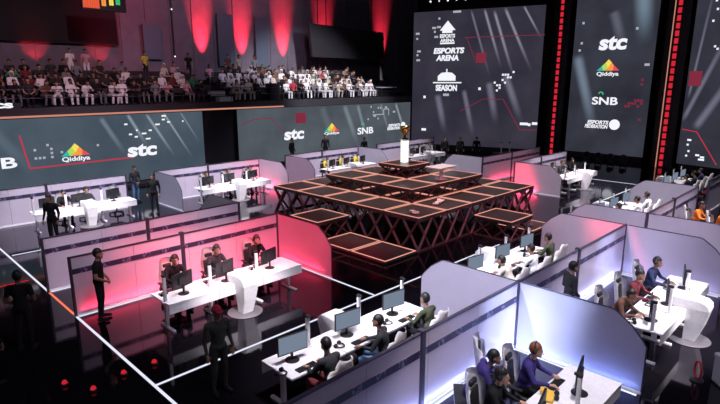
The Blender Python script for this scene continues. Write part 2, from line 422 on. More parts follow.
# ------------------------------------------------------------------ furniture
def make_chair(loc, rz, label, group=None, shell_col='chairwhite'):
    t = thing('gaming_chair', label, 'chair', loc, rz, group)
    def seat():
        b = B(); b.box((0, -.02, .44), (.50, .50, .09), .035)
        for s in (1, -1): b.box((.245 * s, -.02, .465), (.07, .48, .10), .03)
        return b.mesh('seat', True)
    def back():
        b = B()
        prof = [(.46, .20), (.52, .245), (.62, .26), (.74, .275), (.86, .29), (.94, .285), (1.0, .24), (1.06, .20), (1.12, .195), (1.18, .17), (1.215, .12)]
        nu = 9; rows = []
        for z, w in prof:
            rows.append([b.bm.verts.new((w * u, .06 - .17 * abs(u) ** 2.4 * (.55 if z > 1.02 else 1.), z)) for u in [-1 + 2 * i / (nu - 1) for i in range(nu)]])
        for r0, r1 in zip(rows, rows[1:]):
            for i in range(nu - 1): b.bm.faces.new((r0[i], r0[i + 1], r1[i + 1], r1[i]))
        bmesh.ops.solidify(b.bm, geom=b.bm.faces[:], thickness=.05)
        bmesh.ops.rotate(b.bm, cent=(0, 0, .46), matrix=Matrix.Rotation(-.13, 3, 'X'), verts=b.bm.verts[:])
        bmesh.ops.translate(b.bm, vec=(0, .21, 0), verts=b.bm.verts[:])
        bmesh.ops.recalc_face_normals(b.bm, faces=b.bm.faces[:])
        return b.mesh('backrest', True)
    def cush():
        b = B(); b.box((0, -.02, .70), (.34, .05, .42), .022); b.box((0, -.03, 1.02), (.22, .07, .10), .03)
        bmesh.ops.rotate(b.bm, cent=(0, 0, .46), matrix=Matrix.Rotation(-.13, 3, 'X'), verts=b.bm.verts[:])
        bmesh.ops.translate(b.bm, vec=(0, .21, 0), verts=b.bm.verts[:])
        return b.mesh('back_cushion', True)
    def arm(s):
        b = B(); b.box((.31 * s, .0, .66), (.08, .26, .03), .012); b.box((.31 * s, .02, .54), (.03, .06, .24), .008); b.box((.27 * s, .02, .43), (.12, .06, .03), .008)
        return b.mesh('armrest')
    def base():
        b = B()
        for i in range(5):
            a = 2 * PI * i / 5 + .3
            b.cap((0, 0, .11), (.29 * math.cos(a), .29 * math.sin(a), .075), .028, .02, 8)
        b.cyl((0, 0, .08), (0, 0, .40), .03, .025, 12)
        return b.mesh('base', True)
    def caster(i):
        a = 2 * PI * i / 5 + .3; c = V(.29 * math.cos(a), .29 * math.sin(a), .033); d = V(-math.sin(a), math.cos(a), 0)
        b = B(); b.cyl(c - d * .028, c + d * .028, .033, .033, 12); return b.mesh('caster')
    link('seat', cached('chseat', seat), [M['chairblack']], t)
    link('backrest', cached('chback', back), [M[shell_col]], t)
    link('back_cushion', cached('chcush', cush), [M['chairblack']], t)
    for s in (1, -1): link('armrest', cached(('charm', s), lambda: arm(s)), [M['dark']], t)
    bs = link('base', cached('chbase', base), [M['dark']], t)
    for i in range(5): link('caster', cached(('chcas', i), lambda: caster(i)), [M['dark']], bs)
    return t

def make_desk(loc, rz, label, L=3.8, D=.92, H=.75, fin=True):
    """front edge faces local -Y; origin at the middle of the front edge on the floor"""
    t = thing('gaming_desk', label, 'desk', loc, rz, 'white gaming desks of the booths')
    h = L / 2
    def top():
        b = B()
        n = 3
        for i in range(n):
            w = L / n; b.box((-h + w * (i + .5), D / 2, H - .02), (w - .012, D, .04), .008)
        return b.mesh('desktop')
    link('desktop', cached(('dtop', L, D), top), [M['white']], t)
    def apron():
        b = B()
        for i in range(3):
            w = L / 3; b.box((-h + w * (i + .5), .02, H - .14), (w - .012, .03, .21), .006)
        return b.mesh('front_panel')
    link('front_panel', cached(('dapr', L), apron), [M['white']], t)
    for i, x in enumerate((-h + .14, -L / 6, L / 6, h - .14)):
        def leg(): b = B(); b.box((0, .45, .38), (.07, .10, .66), .01); return b.mesh('leg')
        lg = link('leg', cached('dleg', leg), [M['white']], t, (x, 0, 0))
        def foot(): b = B(); b.box((0, .42, .025), (.08, .66, .05), .015); return b.mesh('foot')
        link('foot', cached('dfoot', foot), [M['white']], lg)
    def tray(): b = B(); b.box((0, .62, H - .15), (L - .5, .25, .03), .008); b.box((0, .745, H - .10), (L - .5, .012, .1)); return b.mesh('cable_tray')
    link('cable_tray', cached(('dtray', L), tray), [M['grey']], t)
    if fin:
        def f():
            b = B()
            # side profile (y, z): rounded shoulder that leans out over the front, slanting in to the foot
            prof = [(.30, .76), (.30, .98), (-.20, .99), (-.32, .97), (-.40, .90), (-.42, .80), (-.34, .4), (-.22, .02), (.02, .02), (.02, .50), (.02, .76)]
            b.prism(prof, 'x', -.22, .22)
            for v in b.bm.verts:          # narrows towards the floor
                k = .60 + .40 * min(1, max(0, v.co.z / .8)); v.co.x *= k
            es = [e for e in b.bm.edges if abs(e.verts[0].co.x - e.verts[1].co.x) < .15 and e.verts[0].co.z > .1]
            bmesh.ops.bevel(b.bm, geom=es, offset=.012, segments=2, affect='EDGES')
            return b.mesh('center_stand')
        fo = link('center_stand', cached('dfin', f), [M['fin']], t)
        def disc(): b = B(); b.lathe([(.42, 0), (.43, .012), (.41, .022), (.05, .024)], (0, -.08, 0), 32); return b.mesh('base_disc')
        link('base_disc', cached('ddisc', disc), [M['greydisc']], fo)
    return t

def make_monitor(loc, rz, label, group=None, on=True):
    """display faces local +Y"""
    t = thing('monitor', label, 'monitor', loc, rz, group)
    def hs():
        b = B(); b.box((0, -.015, .34), (.60, .035, .36), .012); b.box((0, -.045, .33), (.26, .04, .18), .015); return b.mesh('housing')
    def ds(): b = B(); b.box((0, .0045, .345), (.565, .003, .32)); return b.mesh('display')
    def st(): b = B(); b.box((0, -.05, .16), (.05, .03, .32), .008); b.cyl((0, -.05, .24), (0, -.015, .30), .02, .02, 8); return b.mesh('stand')
    def ft(): b = B(); b.lathe([(.13, 0), (.13, .010), (.11, .015), (.02, .02)], (0, -.04, 0), 24); return b.mesh('foot')
    h = link('housing', cached('mh', hs), [M['dark']], t)
    link('display', cached('md', ds), [M['display']], h)
    link('stand', cached('ms', st), [M['dark']], t); link('foot', cached('mf', ft), [M['dark']], t)
    return t

def make_keyboard(loc, rz, label, group=None):
    t = thing('keyboard', label, 'keyboard', loc, rz, group)
    def bd(): b = B(); b.box((0, 0, .012), (.42, .14, .022), .006); return b.mesh('body')
    def ky():
        b = B()
        for r in range(5):
            for c in range(14): b.box((-.187 + c * .0288, -.050 + r * .025, .0265), (.023, .020, .007))
        return b.mesh('keycaps')
    link('body', cached('kb', bd), [M['dark']], t); k = link('keycaps', cached('kk', ky), [M['steel']], t); return t

def make_headphones(loc, rz, label, group=None):
    t = thing('headphones', label, 'headphones', loc, rz, group)
    def band():
        b = B(); pts = [V(.085 * math.cos(a), -.02 + .12 * math.sin(a), .03) for a in [i * PI / 10 for i in range(11)]]
        for p, q in zip(pts, pts[1:]): b.cyl(p, q, .012, .012, 8)
        return b.mesh('headband', True)
    def cup(s): b = B(); b.cyl((.055 * s, -.04, .04), (.10 * s, -.04, .04), .04, .036, 14); return b.mesh('ear_cup')
    link('headband', cached('hb', band), [M['dark']], t)
    for s in (1, -1): link('ear_cup', cached(('hc', s), lambda: cup(s)), [M['dark']], t)
    return t

def make_post(loc, rz, label, group=None, h=.58, cam=True):
    t = thing('camera_post', label, 'camera post', loc, rz, group)
    def po(): b = B(); b.box((0, 0, h / 2), (.075, .055, h), .012); b.box((0, 0, .008), (.14, .12, .016), .006); return b.mesh('post')
    link('post', cached(('po', h), po), [M['white']], t)
    if cam:
        def cm(): b = B(); b.box((0, .01, h + .035), (.07, .09, .06), .014); b.cyl((0, .05, h + .035), (0, .085, h + .035), .024, .026, 12); return b.mesh('camera')
        c = link('camera', cached(('cm', h), cm), [M['dark']], t)
    return t

def make_partition(x0, x1, y, front, label, H=1.5):
    """wall of boards along X; 'front' is the sign of the Y side carrying the lettered band"""
    t = thing('partition_wall', label, 'partition', (x0, y, 0), 0., 'lettered partition walls behind the booths')
    L = x1 - x0
    n = max(1, round(L / 1.55)); w = L / n
    for i in range(n):
        b = B(); b.box((w * (i + .5), 0, H / 2 + .03), (w - .006, .035, H - .06), .004)
        obj('board', b, M['board'], t)
    b = B(); b.box((L / 2, 0, H), (L, .06, .035), .006); obj('top_rail', b, M['rail'], t)
    for s in (1, -1):
        b = B(); b.box((L / 2, s * .022, H - .36), (L, .008, .13)); obj('lettered_band', b, M['band'], t)
    b = B(); b.box((L / 2, 0, .03), (L, .07, .06), .006); obj('bottom_rail', b, M['white'], t)
    for x in (0, L):
        b = B(); b.box((x, 0, H / 2 + .01), (.06, .075, H + .02), .006); obj('post', b, M['rail'], t)
    b = B(); b.box((L * .47, 0, H / 2 + .03), (.10, .13, H + .06), .01); obj('post', b, M['rail'], t)
    return t

PROF = [(0, .0), (2.5, .0), (2.5, .94), (2.43, 1.04), (2.22, 1.27), (1.92, 1.48), (1.84, 1.5), (0, 1.5)]
def make_side_panel(x, y, d, label):
    """frosted screen at right angles to a partition; d is the Y direction it runs in"""
    t = thing('frosted_divider', label, 'divider', (x, y, 0), 0., 'frosted dividers at the booth ends')
    b = B(); b.prism([(d * (u + .05), max(z, .03)) for u, z in PROF], 'x', -.012, .012); obj('panel', b, M['panel'], t)
    b = B()
    pts = [(0.05, 1.5), (1.89, 1.5), (1.97, 1.48), (2.27, 1.27), (2.48, 1.04), (2.55, .94), (2.55, .03)]
    for p, q in zip(pts, pts[1:]): b.cyl((0, d * p[0], p[1]), (0, d * q[0], q[1]), .016, .016, 6)
    obj('edge_trim', b, M['rail'], t)
    b = B(); b.box((0, d * .0, .765), (.055, .055, 1.53), .006); obj('post', b, M['rail'], t)
    b = B(); b.box((0, d * 1.3, .03), (.05, 2.5, .06), .006); obj('base_rail', b, M['white'], t)
    return t

def strip(p0, p1, m, label, w=.055, group=None):
    b = B(); p0, p1 = V(*p0, 0), V(*p1, 0); d = p1 - p0; L = d.length
    b.box((L / 2, 0, .004), (L, w, .008))
    o = obj('floor_light_strip', b, M[m], None, (p0.x, p0.y, 0.001), math.atan2(d.y, d.x))
    return tag(o, label, 'light strip', group)

# ================================================================== the setting
def struct(name, b, m): return tag(obj(name, b, m), kind='structure')
struct('floor', B().box((18, 14, -.1), (58, 50, .2)), M['floor'])
struct('ceiling', B().box((18, 14, 15.1), (58, 50, .2)), M['wallblack'])
b = B().box((18, 37.1, 7.5), (58, .2, 15))
for i in range(30): b.box((-4 + i * 1.72, 36.97, 9.6), (.05, .06, 8))
struct('wall_back', b, M['wall'])
struct('wall_right', B().box((46.1, 14, 7.5), (.2, 50, 15)), M['wallblack'])
struct('wall_left', B().box((-10.9, 14, 7.5), (.2, 50, 15)), M['wallblack'])
struct('wall_balcony', B().box((14.2, 29.6, 1.95), (44, .5, 3.9)), M['wallblack'])
b = B(); b.box((14.2, 33.0, 4.12), (44, 8, .46))
RZ = [4.35, 4.68, 5.01, 5.34]; RY = [29.75, 30.65, 31.55, 32.45]
for k in range(1, 4): b.box((14.2, (RY[k] - .25 + 37) / 2, (RZ[k] + RZ[k - 1]) / 2), (44, 37 - RY[k] + .25, RZ[k] - RZ[k - 1]))
b.box((14.2, 35.1, 5.5), (44, 3.6, .33))
struct('balcony_floor', b, M['slab'])
tag(obj('balcony_edge_light', B().box((8.5, 28.97, 3.95), (27, .05, .09)), M['balcled']), 'thin coppery light strip along the balcony edge above the left video screen', 'light strip')

# ================================================================== video screens
LC = math.radians
def screen(name, A, Bp, z0, z1, m, label, rim=.12):
    A = V(*A, 0); Bp = V(*Bp, 0); d = Bp - A; L = d.length
    t = thing('video_screen', label, 'video screen', (A.x, A.y, 0), math.atan2(d.y, d.x))
    b = B(); b.box((L / 2, .14, (z0 + z1) / 2), (L + .06, .24, z1 - z0 + .06), .01)
    obj('cabinet', b, M['dark'], t)
    obj('plinth', B().box((L / 2, .16, z0 / 2 - .02), (L - .2, .18, z0 - .04), .01), M['slab'], t)
    b = B(); b.box((L / 2, .0, (z0 + z1) / 2), (L, .03, z1 - z0)); obj('display', b, m, t)
    return t
def text(parent, s, x, z, h, m, shear=0., bold=.02, w=None, name='wordmark', align='CENTER'):
    cu = bpy.data.curves.new('t', 'FONT'); cu.body = s; cu.align_x = align; cu.align_y = 'BOTTOM_BASELINE' if False else 'CENTER'
    cu.size = 1.; cu.offset = bold; cu.shear = shear; cu.extrude = .004
    o = bpy.data.objects.new('t', cu); COL.objects.link(o)
    dg = bpy.context.evaluated_depsgraph_get(); dg.update()
    me = bpy.data.meshes.new_from_object(o.evaluated_get(dg)); bpy.data.objects.remove(o)
    xs = [v.co.x for v in me.vertices]; ys = [v.co.y for v in me.vertices]
    sx = sy = h / max(1e-3, max(ys) - min(ys)); cy = (max(ys) + min(ys)) / 2; cx = (max(xs) + min(xs)) / 2
    if w: sx = w / (max(xs) - min(xs))
    for v in me.vertices:
        X, Y, Z = v.co; v.co = ((X - cx) * sx, -.022 - Z, (Y - cy) * sy)
    me.materials.clear(); me.name = name
    return link(name, me, M[m], parent, (x, 0, z))
def flat(parent, name, polys, m, y=-.024):
    """thin raised shapes on a screen: polys of (x, z)"""
    for p in polys: o = obj(name, B().prism(p, 'y', y, -.014), M[m], parent)
    return o
def rect(x0, z0, x1, z1): return [(x0, z0), (x1, z0), (x1, z1), (x0, z1)]
def line(x0, z0, x1, z1, w):
    d = Vector((x1 - x0, z1 - z0)).normalized() * w / 2
    return [(x0 - d.y, z0 + d.x), (x0 + d.y, z0 - d.x), (x1 + d.y, z1 - d.x), (x1 - d.y, z1 + d.x)]
def disc(x, z, r, n=16): return [(x + r * math.cos(2 * PI * i / n), z + r * math.sin(2 * PI * i / n)) for i in range(n)]
def dots(parent, rng, pts, m='textdim', s=.11):
    flat(parent, 'pixel_mark', [rect(x, z, x + s * k, z + s) for x, z, k in pts], m)
def mountain(parent, x, z, w, h, words=True, ts=.3, gap=.1):
    """peaked emblem of coloured facets over its word"""
    X = lambda u: x + (u - .5) * w; Z = lambda v: z + v * h
    flat(parent, 'emblem_green', [[(X(0), Z(0)), (X(.3), Z(0)), (X(.22), Z(.42))]], 'teal')
    flat(parent, 'emblem_lime', [[(X(.3), Z(0)), (X(.22), Z(.42)), (X(.38), Z(.72)), (X(.5), Z(.25))]], 'lime')
    flat(parent, 'emblem_yellow', [[(X(.38), Z(.72)), (X(.5), Z(1)), (X(.64), Z(.72)), (X(.5), Z(.25))]], 'yellow')
    flat(parent, 'emblem_orange', [[(X(.5), Z(.25)), (X(.64), Z(.72)), (X(.74), Z(.48)), (X(.72), Z(0)), (X(.3), Z(0))]], 'orange')
    flat(parent, 'emblem_red', [[(X(.72), Z(0)), (X(.74), Z(.48)), (X(1), Z(0))]], 'red')
    if words: text(parent, 'Qiddiya', x, z - gap - ts / 2, ts, 'textwhite', bold=.025, w=w * .98)
def snb(parent, x, z, w, h):
    text(parent, 'SNB', x, z, h, 'textwhite', bold=.025, w=w)
    r = h * .36
    ring = B(); cx, cz = x - w * .18, z + h * .85
    for i in range(8):
        a0, a1 = PI * i / 8 - .2, PI * (i + 1) / 8 - .2
        ring.prism([(cx + r * math.cos(a0), cz + r * math.sin(a0)), (cx + r * math.cos(a1), cz + r * math.sin(a1)), (cx + r * .55 * math.cos(a1), cz + r * .55 * math.sin(a1)), (cx + r * .55 * math.cos(a0), cz + r * .55 * math.sin(a0))], 'y', -.024, -.014)
    obj('emblem', ring, M['green'], parent)
def ballmark(parent, x, z, w, h):
    text(parent, 'ESPORTS', x - w * .13, z + h * .16, h * .38, 'textwhite', bold=.04, shear=.2, w=w * .66)
    text(parent, 'FEDERATION', x - w * .17, z - h * .26, h * .38, 'textwhite', bold=.04, shear=.2, w=w * .72)
    flat(parent, 'ball_emblem', [disc(x + w * .38, z, h * .52)], 'textwhite')
def rnddots(x0, x1, z0, z1, n, seed):
    r = random.Random(seed); return [(r.uniform(x0, x1), r.uniform(z0, z1), r.choice((1, 1, 2))) for _ in range(n)]

G = (.19, .21, .25); G2 = (.10, .115, .14); RD = (.25, .015, .04)
# long screen under the balcony, left of the dark doorway
sA = screen('a', (-5.0, 29.0), (16.0, 29.0), .25, 3.86, screen_mat('left_screen_image', (.050, .072, .100), (.085, .115, .145),
    [(16.6, 3.9, 17.6, 2.0, .14, G), (17.6, 3.9, 19.2, 1.2, .12, G), (18.6, 3.9, 20.3, 1.0, .10, G), (15.2, 3.8, 16.4, 1.6, .20, G2), (10.2, 3.8, 12.2, .8, .4, (.03, .04, .05)), (19.6, 3.9, 20.8, 1.9, .09, G2)]),
    'long grey-blue video screen under the balcony, left of the dark doorway')
text(sA, 'SNB', 10.15, 1.86, .52, 'textwhite', bold=.025, w=2.2)
mountain(sA, 13.85, 1.92, 1.35, .62, ts=.30, gap=.03)
text(sA, 'stc', 17.25, 1.90, .68, 'textwhite', bold=.04, w=1.65, shear=.08)
flat(sA, 'red_line', [line(11.5, 3.1, 11.75, 1.5, .06), line(11.75, 1.5, 16.8, 1.55, .06)], 'textred')
dots(sA, 0, [(12.0 + .18 * i, 1.9 + .2 * j, 1) for i, j in ((0, 0), (1, 0), (2, 0), (4, 0), (4, 1), (4, 2), (0, 2), (3.2, 3), (6.5, 1))])
dots(sA, 0, [(16.6, 2.75, 2), (16.9, 2.6, 2), (17.3, 2.75, 3), (17.7, 2.9, 2), (17.0, 2.95, 1), (18.1, 3.2, 3), (18.5, 3.45, 2), (18.8, 3.3, 2), (18.5, 3.65, 3), (19.7, 3.3, 1), (16.4, 3.3, 2), (17.5, 2.45, 3)], 'textwhite', .085)
dots(sA, 0, [(9.4, 3.3, 1), (10.0, 3.3, 1), (14.9, 2.3, 1)], 'textdim')
sB = screen('b', (18.4, 29.0), (35.35, 29.0), .25, 3.86, screen_mat('centre_screen_image', (.060, .070, .085), (.10, .12, .14),
    [(9.2, 3.9, 10.8, .5, .35, (.10, .12, .14)), (10.6, 3.9, 11.8, .8, .25, (.12, .14, .17)), (15.0, 3.9, 16.6, .7, .2, G), (13.2, 3.9, 14.4, 1.2, .18, G2), (7.0, 3.9, 8.4, .6, .5, (.04, .05, .06))]),
    'grey-blue video screen under the balcony, right of the dark doorway')
text(sB, 'stc', 4.45, 2.02, .72, 'textwhite', bold=.04, w=1.75, shear=.08)
mountain(sB, 7.95, 1.98, 1.5, .62, ts=.24, gap=.02)
snb(sB, 11.5, 1.82, 1.75, .52); ballmark(sB, 15.2, 1.95, 2.2, .6)
flat(sB, 'red_square', [rect(4.6, 2.75, 5.5, 3.45)], 'textredim'); flat(sB, 'red_line', [line(.3, 2.9, 1.2, 3.2, .05), line(1.2, 3.2, 2.6, 3.2, .05), line(2.6, 3.2, 3.6, 2.2, .05)], 'textredim')
dots(sB, 0, rnddots(11.5, 15, 2.6, 3.6, 9, 3), 'textdim', .14)
flat(sB, 'grey_line', [line(12.3, 3.0, 13.6, 3.0, .07), line(13.6, 3.0, 13.6, 3.4, .07), line(13.6, 3.4, 14.2, 3.4, .07), line(14.2, 3.4, 14.2, 2.9, .07)], 'textdim')

P1 = (.22, .21, .27); P2 = (.12, .115, .16)
sC = screen('c', (35.6, 29.0), (38.8, 19.2), .4, 11.05, screen_mat('tall_screen_image', (.026, .023, .038), (.045, .041, .060),
    [(5.75, 11.1, 7.4, 6.3, .16, P1), (6.5, 10.95, 8.4, 5.6, .17, P1), (7.3, 11.1, 9.7, 6.1, .17, P1), (8.7, 11.1, 10.2, 8.6, .12, P1), (4.7, 11.1, 6.6, 5.5, .14, P2), (7.6, 6.2, 9.2, 2.2, .4, P2), (6.4, 5.6, 7.2, 2.0, .4, P2), (4.4, 5, 5.4, 1, .3, P2), (2.2, 4.6, 3.0, 1.2, .4, P2)]),
    'tall dark video screen in the corner with white lettering and diagonal light streaks')
flat(sC, 'peaked_emblem', [[(2.25, 9.55), (2.9, 10.3), (3.55, 9.55), (3.3, 9.55), (3.3, 9.35), (2.45, 9.35), (2.45, 9.55)], rect(2.3, 8.5, 3.5, 8.62)], 'textwhite')
text(sC, 'ESPORTS', 2.9, 9.12, .3, 'textwhite', bold=.04, w=1.25); text(sC, 'ARENA', 2.9, 8.78, .26, 'textwhite', bold=.04, w=1.2)
text(sC, 'ESPORTS', 3.05, 7.98, .46, 'textwhite', bold=.05, w=2.55, shear=.15); text(sC, 'ARENA', 2.95, 7.42, .46, 'textwhite', bold=.05, w=1.9, shear=.15)
flat(sC, 'domed_emblem', [[(2.2, 5.62), (2.2, 6.0), (2.5, 6.25), (2.95, 6.3), (3.4, 6.25), (3.7, 6.0), (3.7, 5.62)], rect(1.8, 5.42, 4.2, 5.52), rect(2.9, 6.3, 3.0, 6.55)], 'textwhite')
text(sC, 'SEASON', 2.95, 5.05, .5, 'textwhite', bold=.05, w=1.8); flat(sC, 'lower_mark', [rect(2.7, 4.4, 3.2, 4.6)], 'textdim')
flat(sC, 'red_square', [rect(5.3, 7.0, 6.1, 7.75)], 'textredim'); flat(sC, 'red_line', [line(4.3, 8.95, 10.4, 8.95, .05), line(4.5, 8.9, 5.2, 7.3, .05), line(4.2, 3.2, 6.0, 4.2, .05), line(6.0, 4.2, 7.6, 4.2, .05), line(7.6, 4.2, 9.0, 1.9, .06), line(9.0, 1.9, 10.3, 1.9, .06)], 'textredim')
dots(sC, 0, [(1.6, 9.7, 2), (1.75, 9.4, 1), (1.8, 9.0, 2), (2.0, 9.75, 2), (.2, 9.3, 2), (.25, 8.9, 1), (.3, 7.6, 1), (.35, 7.9, 2), (.3, 7.2, 2), (2.1, 10.4, 1), (3.3, 10.85, 4)], 'textdim', .16)
dots(sC, 0, [(7.4 + .2 * i, 6.0 - .2 * j, 1) for i, j in ((0, 0), (1, 0), (2, 0), (2, 1), (0, 2), (1, 3), (-1, 4), (-2, 4), (-1, 5), (-2, 6), (4, -1), (3, 1), (-3, 3))], 'textwhite', .15)
dots(sC, 0, [(9.0, 2.25, 3), (9.6, 2.2, 1), (9.9, 2.3, 2), (5.6, 4.9, 1), (1.0, 4.2, 1), (.9, 1.5, 2)], 'textwhite', .2)
sD = screen('d', (40, 17.4), (40, 11.85), .4, 12.6, screen_mat('middle_screen_image', (.024, .024, .036), (.044, .048, .066),
    [(.3, 7.6, 2.2, 1.4, .55, (.13, .17, .22)), (4.3, 12.6, 4.9, 7.6, .8, (.13, .19, .24)), (2.6, 10.4, 3.6, 7.6, .5, (.07, .08, .10))]),
    'tall dark video screen of stacked white and coloured emblems between the red light columns')
text(sD, 'stc', 2.78, 8.2, .95, 'textwhite', bold=.04, w=1.9, shear=.08)
mountain(sD, 2.62, 6.32, 1.55, .78, ts=.36, gap=.08); snb(sD, 2.62, 4.2, 1.8, .55); ballmark(sD, 2.58, 2.55, 2.3, .72)
dots(sD, 0, [(4.0 + .2 * i, 3.8 + .2 * j, 1) for i, j in ((0, 0), (1, 0), (1, 1), (3, 1), (4, 2), (5, 2), (3, 2), (4, 0), (2, 1), (5, 1))] + [(4.9, 5.3, 1), (4.9, 5.6, 1), (5.0, 2.9, 1)], 'textredim', .16)
dots(sD, 0, [(.4, 7.7, 1), (.5, 8.2, 1), (.5, 9.6, 1), (1.2, 11.6, 2), (1.6, 11.65, 2), (4.2, 9.0, 1), (5.0, 6.6, 2)], 'textdim', .16)
sE = screen('e', (38.7, 9.4), (36.3, 0), .4, 12.6, screen_mat('right_screen_image', (.025, .025, .038), (.043, .043, .062),
    [(.2, 4.4, 1.0, 12.2, .12, P2), (.0, 3.0, 2.6, 9.8, .22, P2), (.8, 2.6, 3.4, 7.4, .35, P2)]),
    'dark video screen at the right edge with slanting grey streaks and a red square')
flat(sE, 'red_square', [rect(.1, 5.3, .85, 6.2)], 'textredim'); flat(sE, 'red_line', [line(.1, 2.6, 1.0, 2.5, .05), line(1.0, 2.5, 2.4, .6, .05)], 'textred')
dots(sE, 0, rnddots(.9, 1.9, 9.0, 10.4, 6, 1) + rnddots(1.2, 2.2, 7.2, 8.2, 6, 2) + [(.5, 1.9, 2), (.5, 1.6, 1), (.6, 1.2, 1), (.5, .9, 1), (1.1, 1.0, 2), (1.4, .9, 2), (1.3, .75, 3)], 'textwhite', .12)

# red light columns beside the middle screen
def tower(x, y, rz, label, edge=False, w=1.15):
    t = thing('light_column', label, 'light column', (x, y, 0), rz)
    obj('column', B().box((0, .2, 6.4), (w, .4, 12.8), .02), M['dark'], t)
    b = B()
    for i in range(27): b.box((0, -.015, .25 + i * .46), (.22, .05, .33), .01)
    obj('red_segments', b, M['ledtower'], t)
    for s in (1, -1): obj('channel_edge', B().box((.2 * s, -.02, 6.4), (.05, .08, 12.8)), M['steel'], t)
    if edge: obj('pale_edge_light', B().box((-.28, -.03, 6.4), (.05, .05, 12.8)), M['balcled'], t)
    return t
tower(39.6, 18.3, -PI / 2, 'black column with a red segmented light strip, left of the middle video screen')
tower(38.85, 10.35, -PI / 2, 'black column with red segmented lights and pale edge, right of the middle video screen', True, 1.3)
# moving heads on the floor before the middle screen
for i, y in enumerate((15.1, 14.3, 13.45, 12.6)):
    t = thing('moving_head_light', 'round black stage light on the floor before the middle screen, %s from the left' % ordw(i), 'stage light', (38.6, y, 0), -PI / 2)
    obj('base', B().box((0, 0, .08), (.36, .30, .16), .02), M['dark'], t)
    b = B(); [b.box((.2 * s, 0, .36), (.04, .12, .44), .01) for s in (1, -1)]; b.box((0, 0, .18), (.42, .14, .05), .01); obj('yoke', b, M['dark'], t)
    b = B(); b.cyl((0, -.16, .48), (0, .14, .48), .20, .15, 18); obj('head', b, M['steel'], t)
    obj('lens', B().cyl((0, -.175, .48), (0, -.16, .48), .16, .17, 18), M['lens'], t)

# lighting bar above the corner screen
t = thing('lighting_bar', 'black lighting bar with small white lamps above the corner video screen', 'lighting rig', (36.2, 28.0, 11.9), math.atan2(-9.8, 3.2))
b = B()
for dy in (0, .3):
    for dz in (0, .3): b.cyl((-.8, dy, dz), (9.5, dy, dz), .03, .03, 6)
for i in range(20): b.cyl((-.8 + i * .53, 0, .3 * (i % 2)), (-.27 + i * .53, .3, .3 * ((i + 1) % 2)), .018, .018, 6)
obj('truss', b, M['dark'], t)
for i in range(7):
    obj('lamp_housing', B().cyl((.2 + i * .72, -.1, -.05), (.2 + i * .72, .05, .1), .11, .09, 12), M['dark'], t)
    obj('lamp', B().ball((.2 + i * .72, -.12, -.06), .055 if i % 2 else .075), M['lamp'], t)

# ================================================================== behind the audience
tag(obj('overhead_board', B().box((2.5, 36.73, 11.35), (24, .4, 7.0), .03), M['wallblack']), 'large plain black board on the back wall above the left half of the audience', 'board')
t = thing('hanging_screen', 'dark blank screen hung over the right half of the audience', 'screen', (0, 0, 0))
b = B(); b.prism([(28.6, 10.1), (28.9, 7.5), (37.6, 7.5), (37.4, 9.9)], 'y', 34.0, 34.25); obj('panel', b, M['slab'], t)
for x in (30.5, 35.5): obj('hanging_cable', B().cyl((x, 34.1, 9.7), (x, 34.1, 15), .04), M['dark'], t)
tag(obj('wall_panel', B().box((16.9, 36.7, 8.2), (1.3, .15, 2.3), .02), M['bluegrey']), 'blue-grey panel on the back wall left of the red wall lights', 'panel')
for k, (x, w) in enumerate(((22.6, 1.3), (25.9, 1.2))):
    tag(obj('wall_panel', B().box((x, 36.7, 8.6), (w, .12, 3.8), .02), M['bluegrey']), 'tall blue-grey panel between the %s red wall lights' % ('first and second' if k == 0 else 'second and third'), 'panel')
t = thing('hanging_pole', 'thin black pole with small white lamps hanging beside the blue-grey wall panel', 'pole', (16.3, 32.5, 6.0))
obj('pole', B().cyl((0, 0, 1.0), (0, 0, 9), .06), M['dark'], t)
for z in (1.1, 3.9, 4.6): obj('lamp', B().ball((0, -.08, z), .05), M['lamp'], t)
t = thing('lit_sign', 'glowing red and orange sign hanging over the left of the audience at the top edge', 'sign', (10.7, 31.0, 9.3))
obj('sign_case', B().box((1.1, .15, .55), (2.3, .2, 1.1), .02), M['dark'], t)
for x0, x1, m, nm in ((.0, .95, 'ledred2', 'red_segment'), (.95, 1.3, 'orange', 'orange_segment'), (1.35, 1.6, 'yellow', 'yellow_segment'), (1.7, 1.95, 'green', 'green_segment')):
    b = B(); n = max(1, int((x1 - x0) / .12)); z0 = .08 + .16 * x0
    for i in range(n): b.prism([(x0 + .12 * i, z0), (x0 + .12 * i + .10, z0 + .012), (x0 + .12 * i + .10, 1.05), (x0 + .12 * i, 1.05)], 'y', .02, .06)
    obj(nm, b, M[m], t)
# uplight fixtures at the foot of the back wall
UP = [20.75, 24.2, 28.2, 32.7, 40.3, 9.7, 13.4]
for i, x in enumerate(UP):
    t = thing('wall_uplight', 'small black uplight at the foot of the back wall, %s' % ['under the first tall red beam', 'under the second tall red beam', 'under the third tall red beam', 'behind the hanging screen', 'right of the hanging screen', 'under the left short red glow', 'under the right short red glow'][i], 'uplight', (x, 36.2, 5.67))
    obj('base', B().box((0, 0, .04), (.3, .2, .08), .01), M['dark'], t)
    obj('head', B().cyl((0, 0, .08), (0, 0, .34), .10, .13, 14), M['dark'], t)

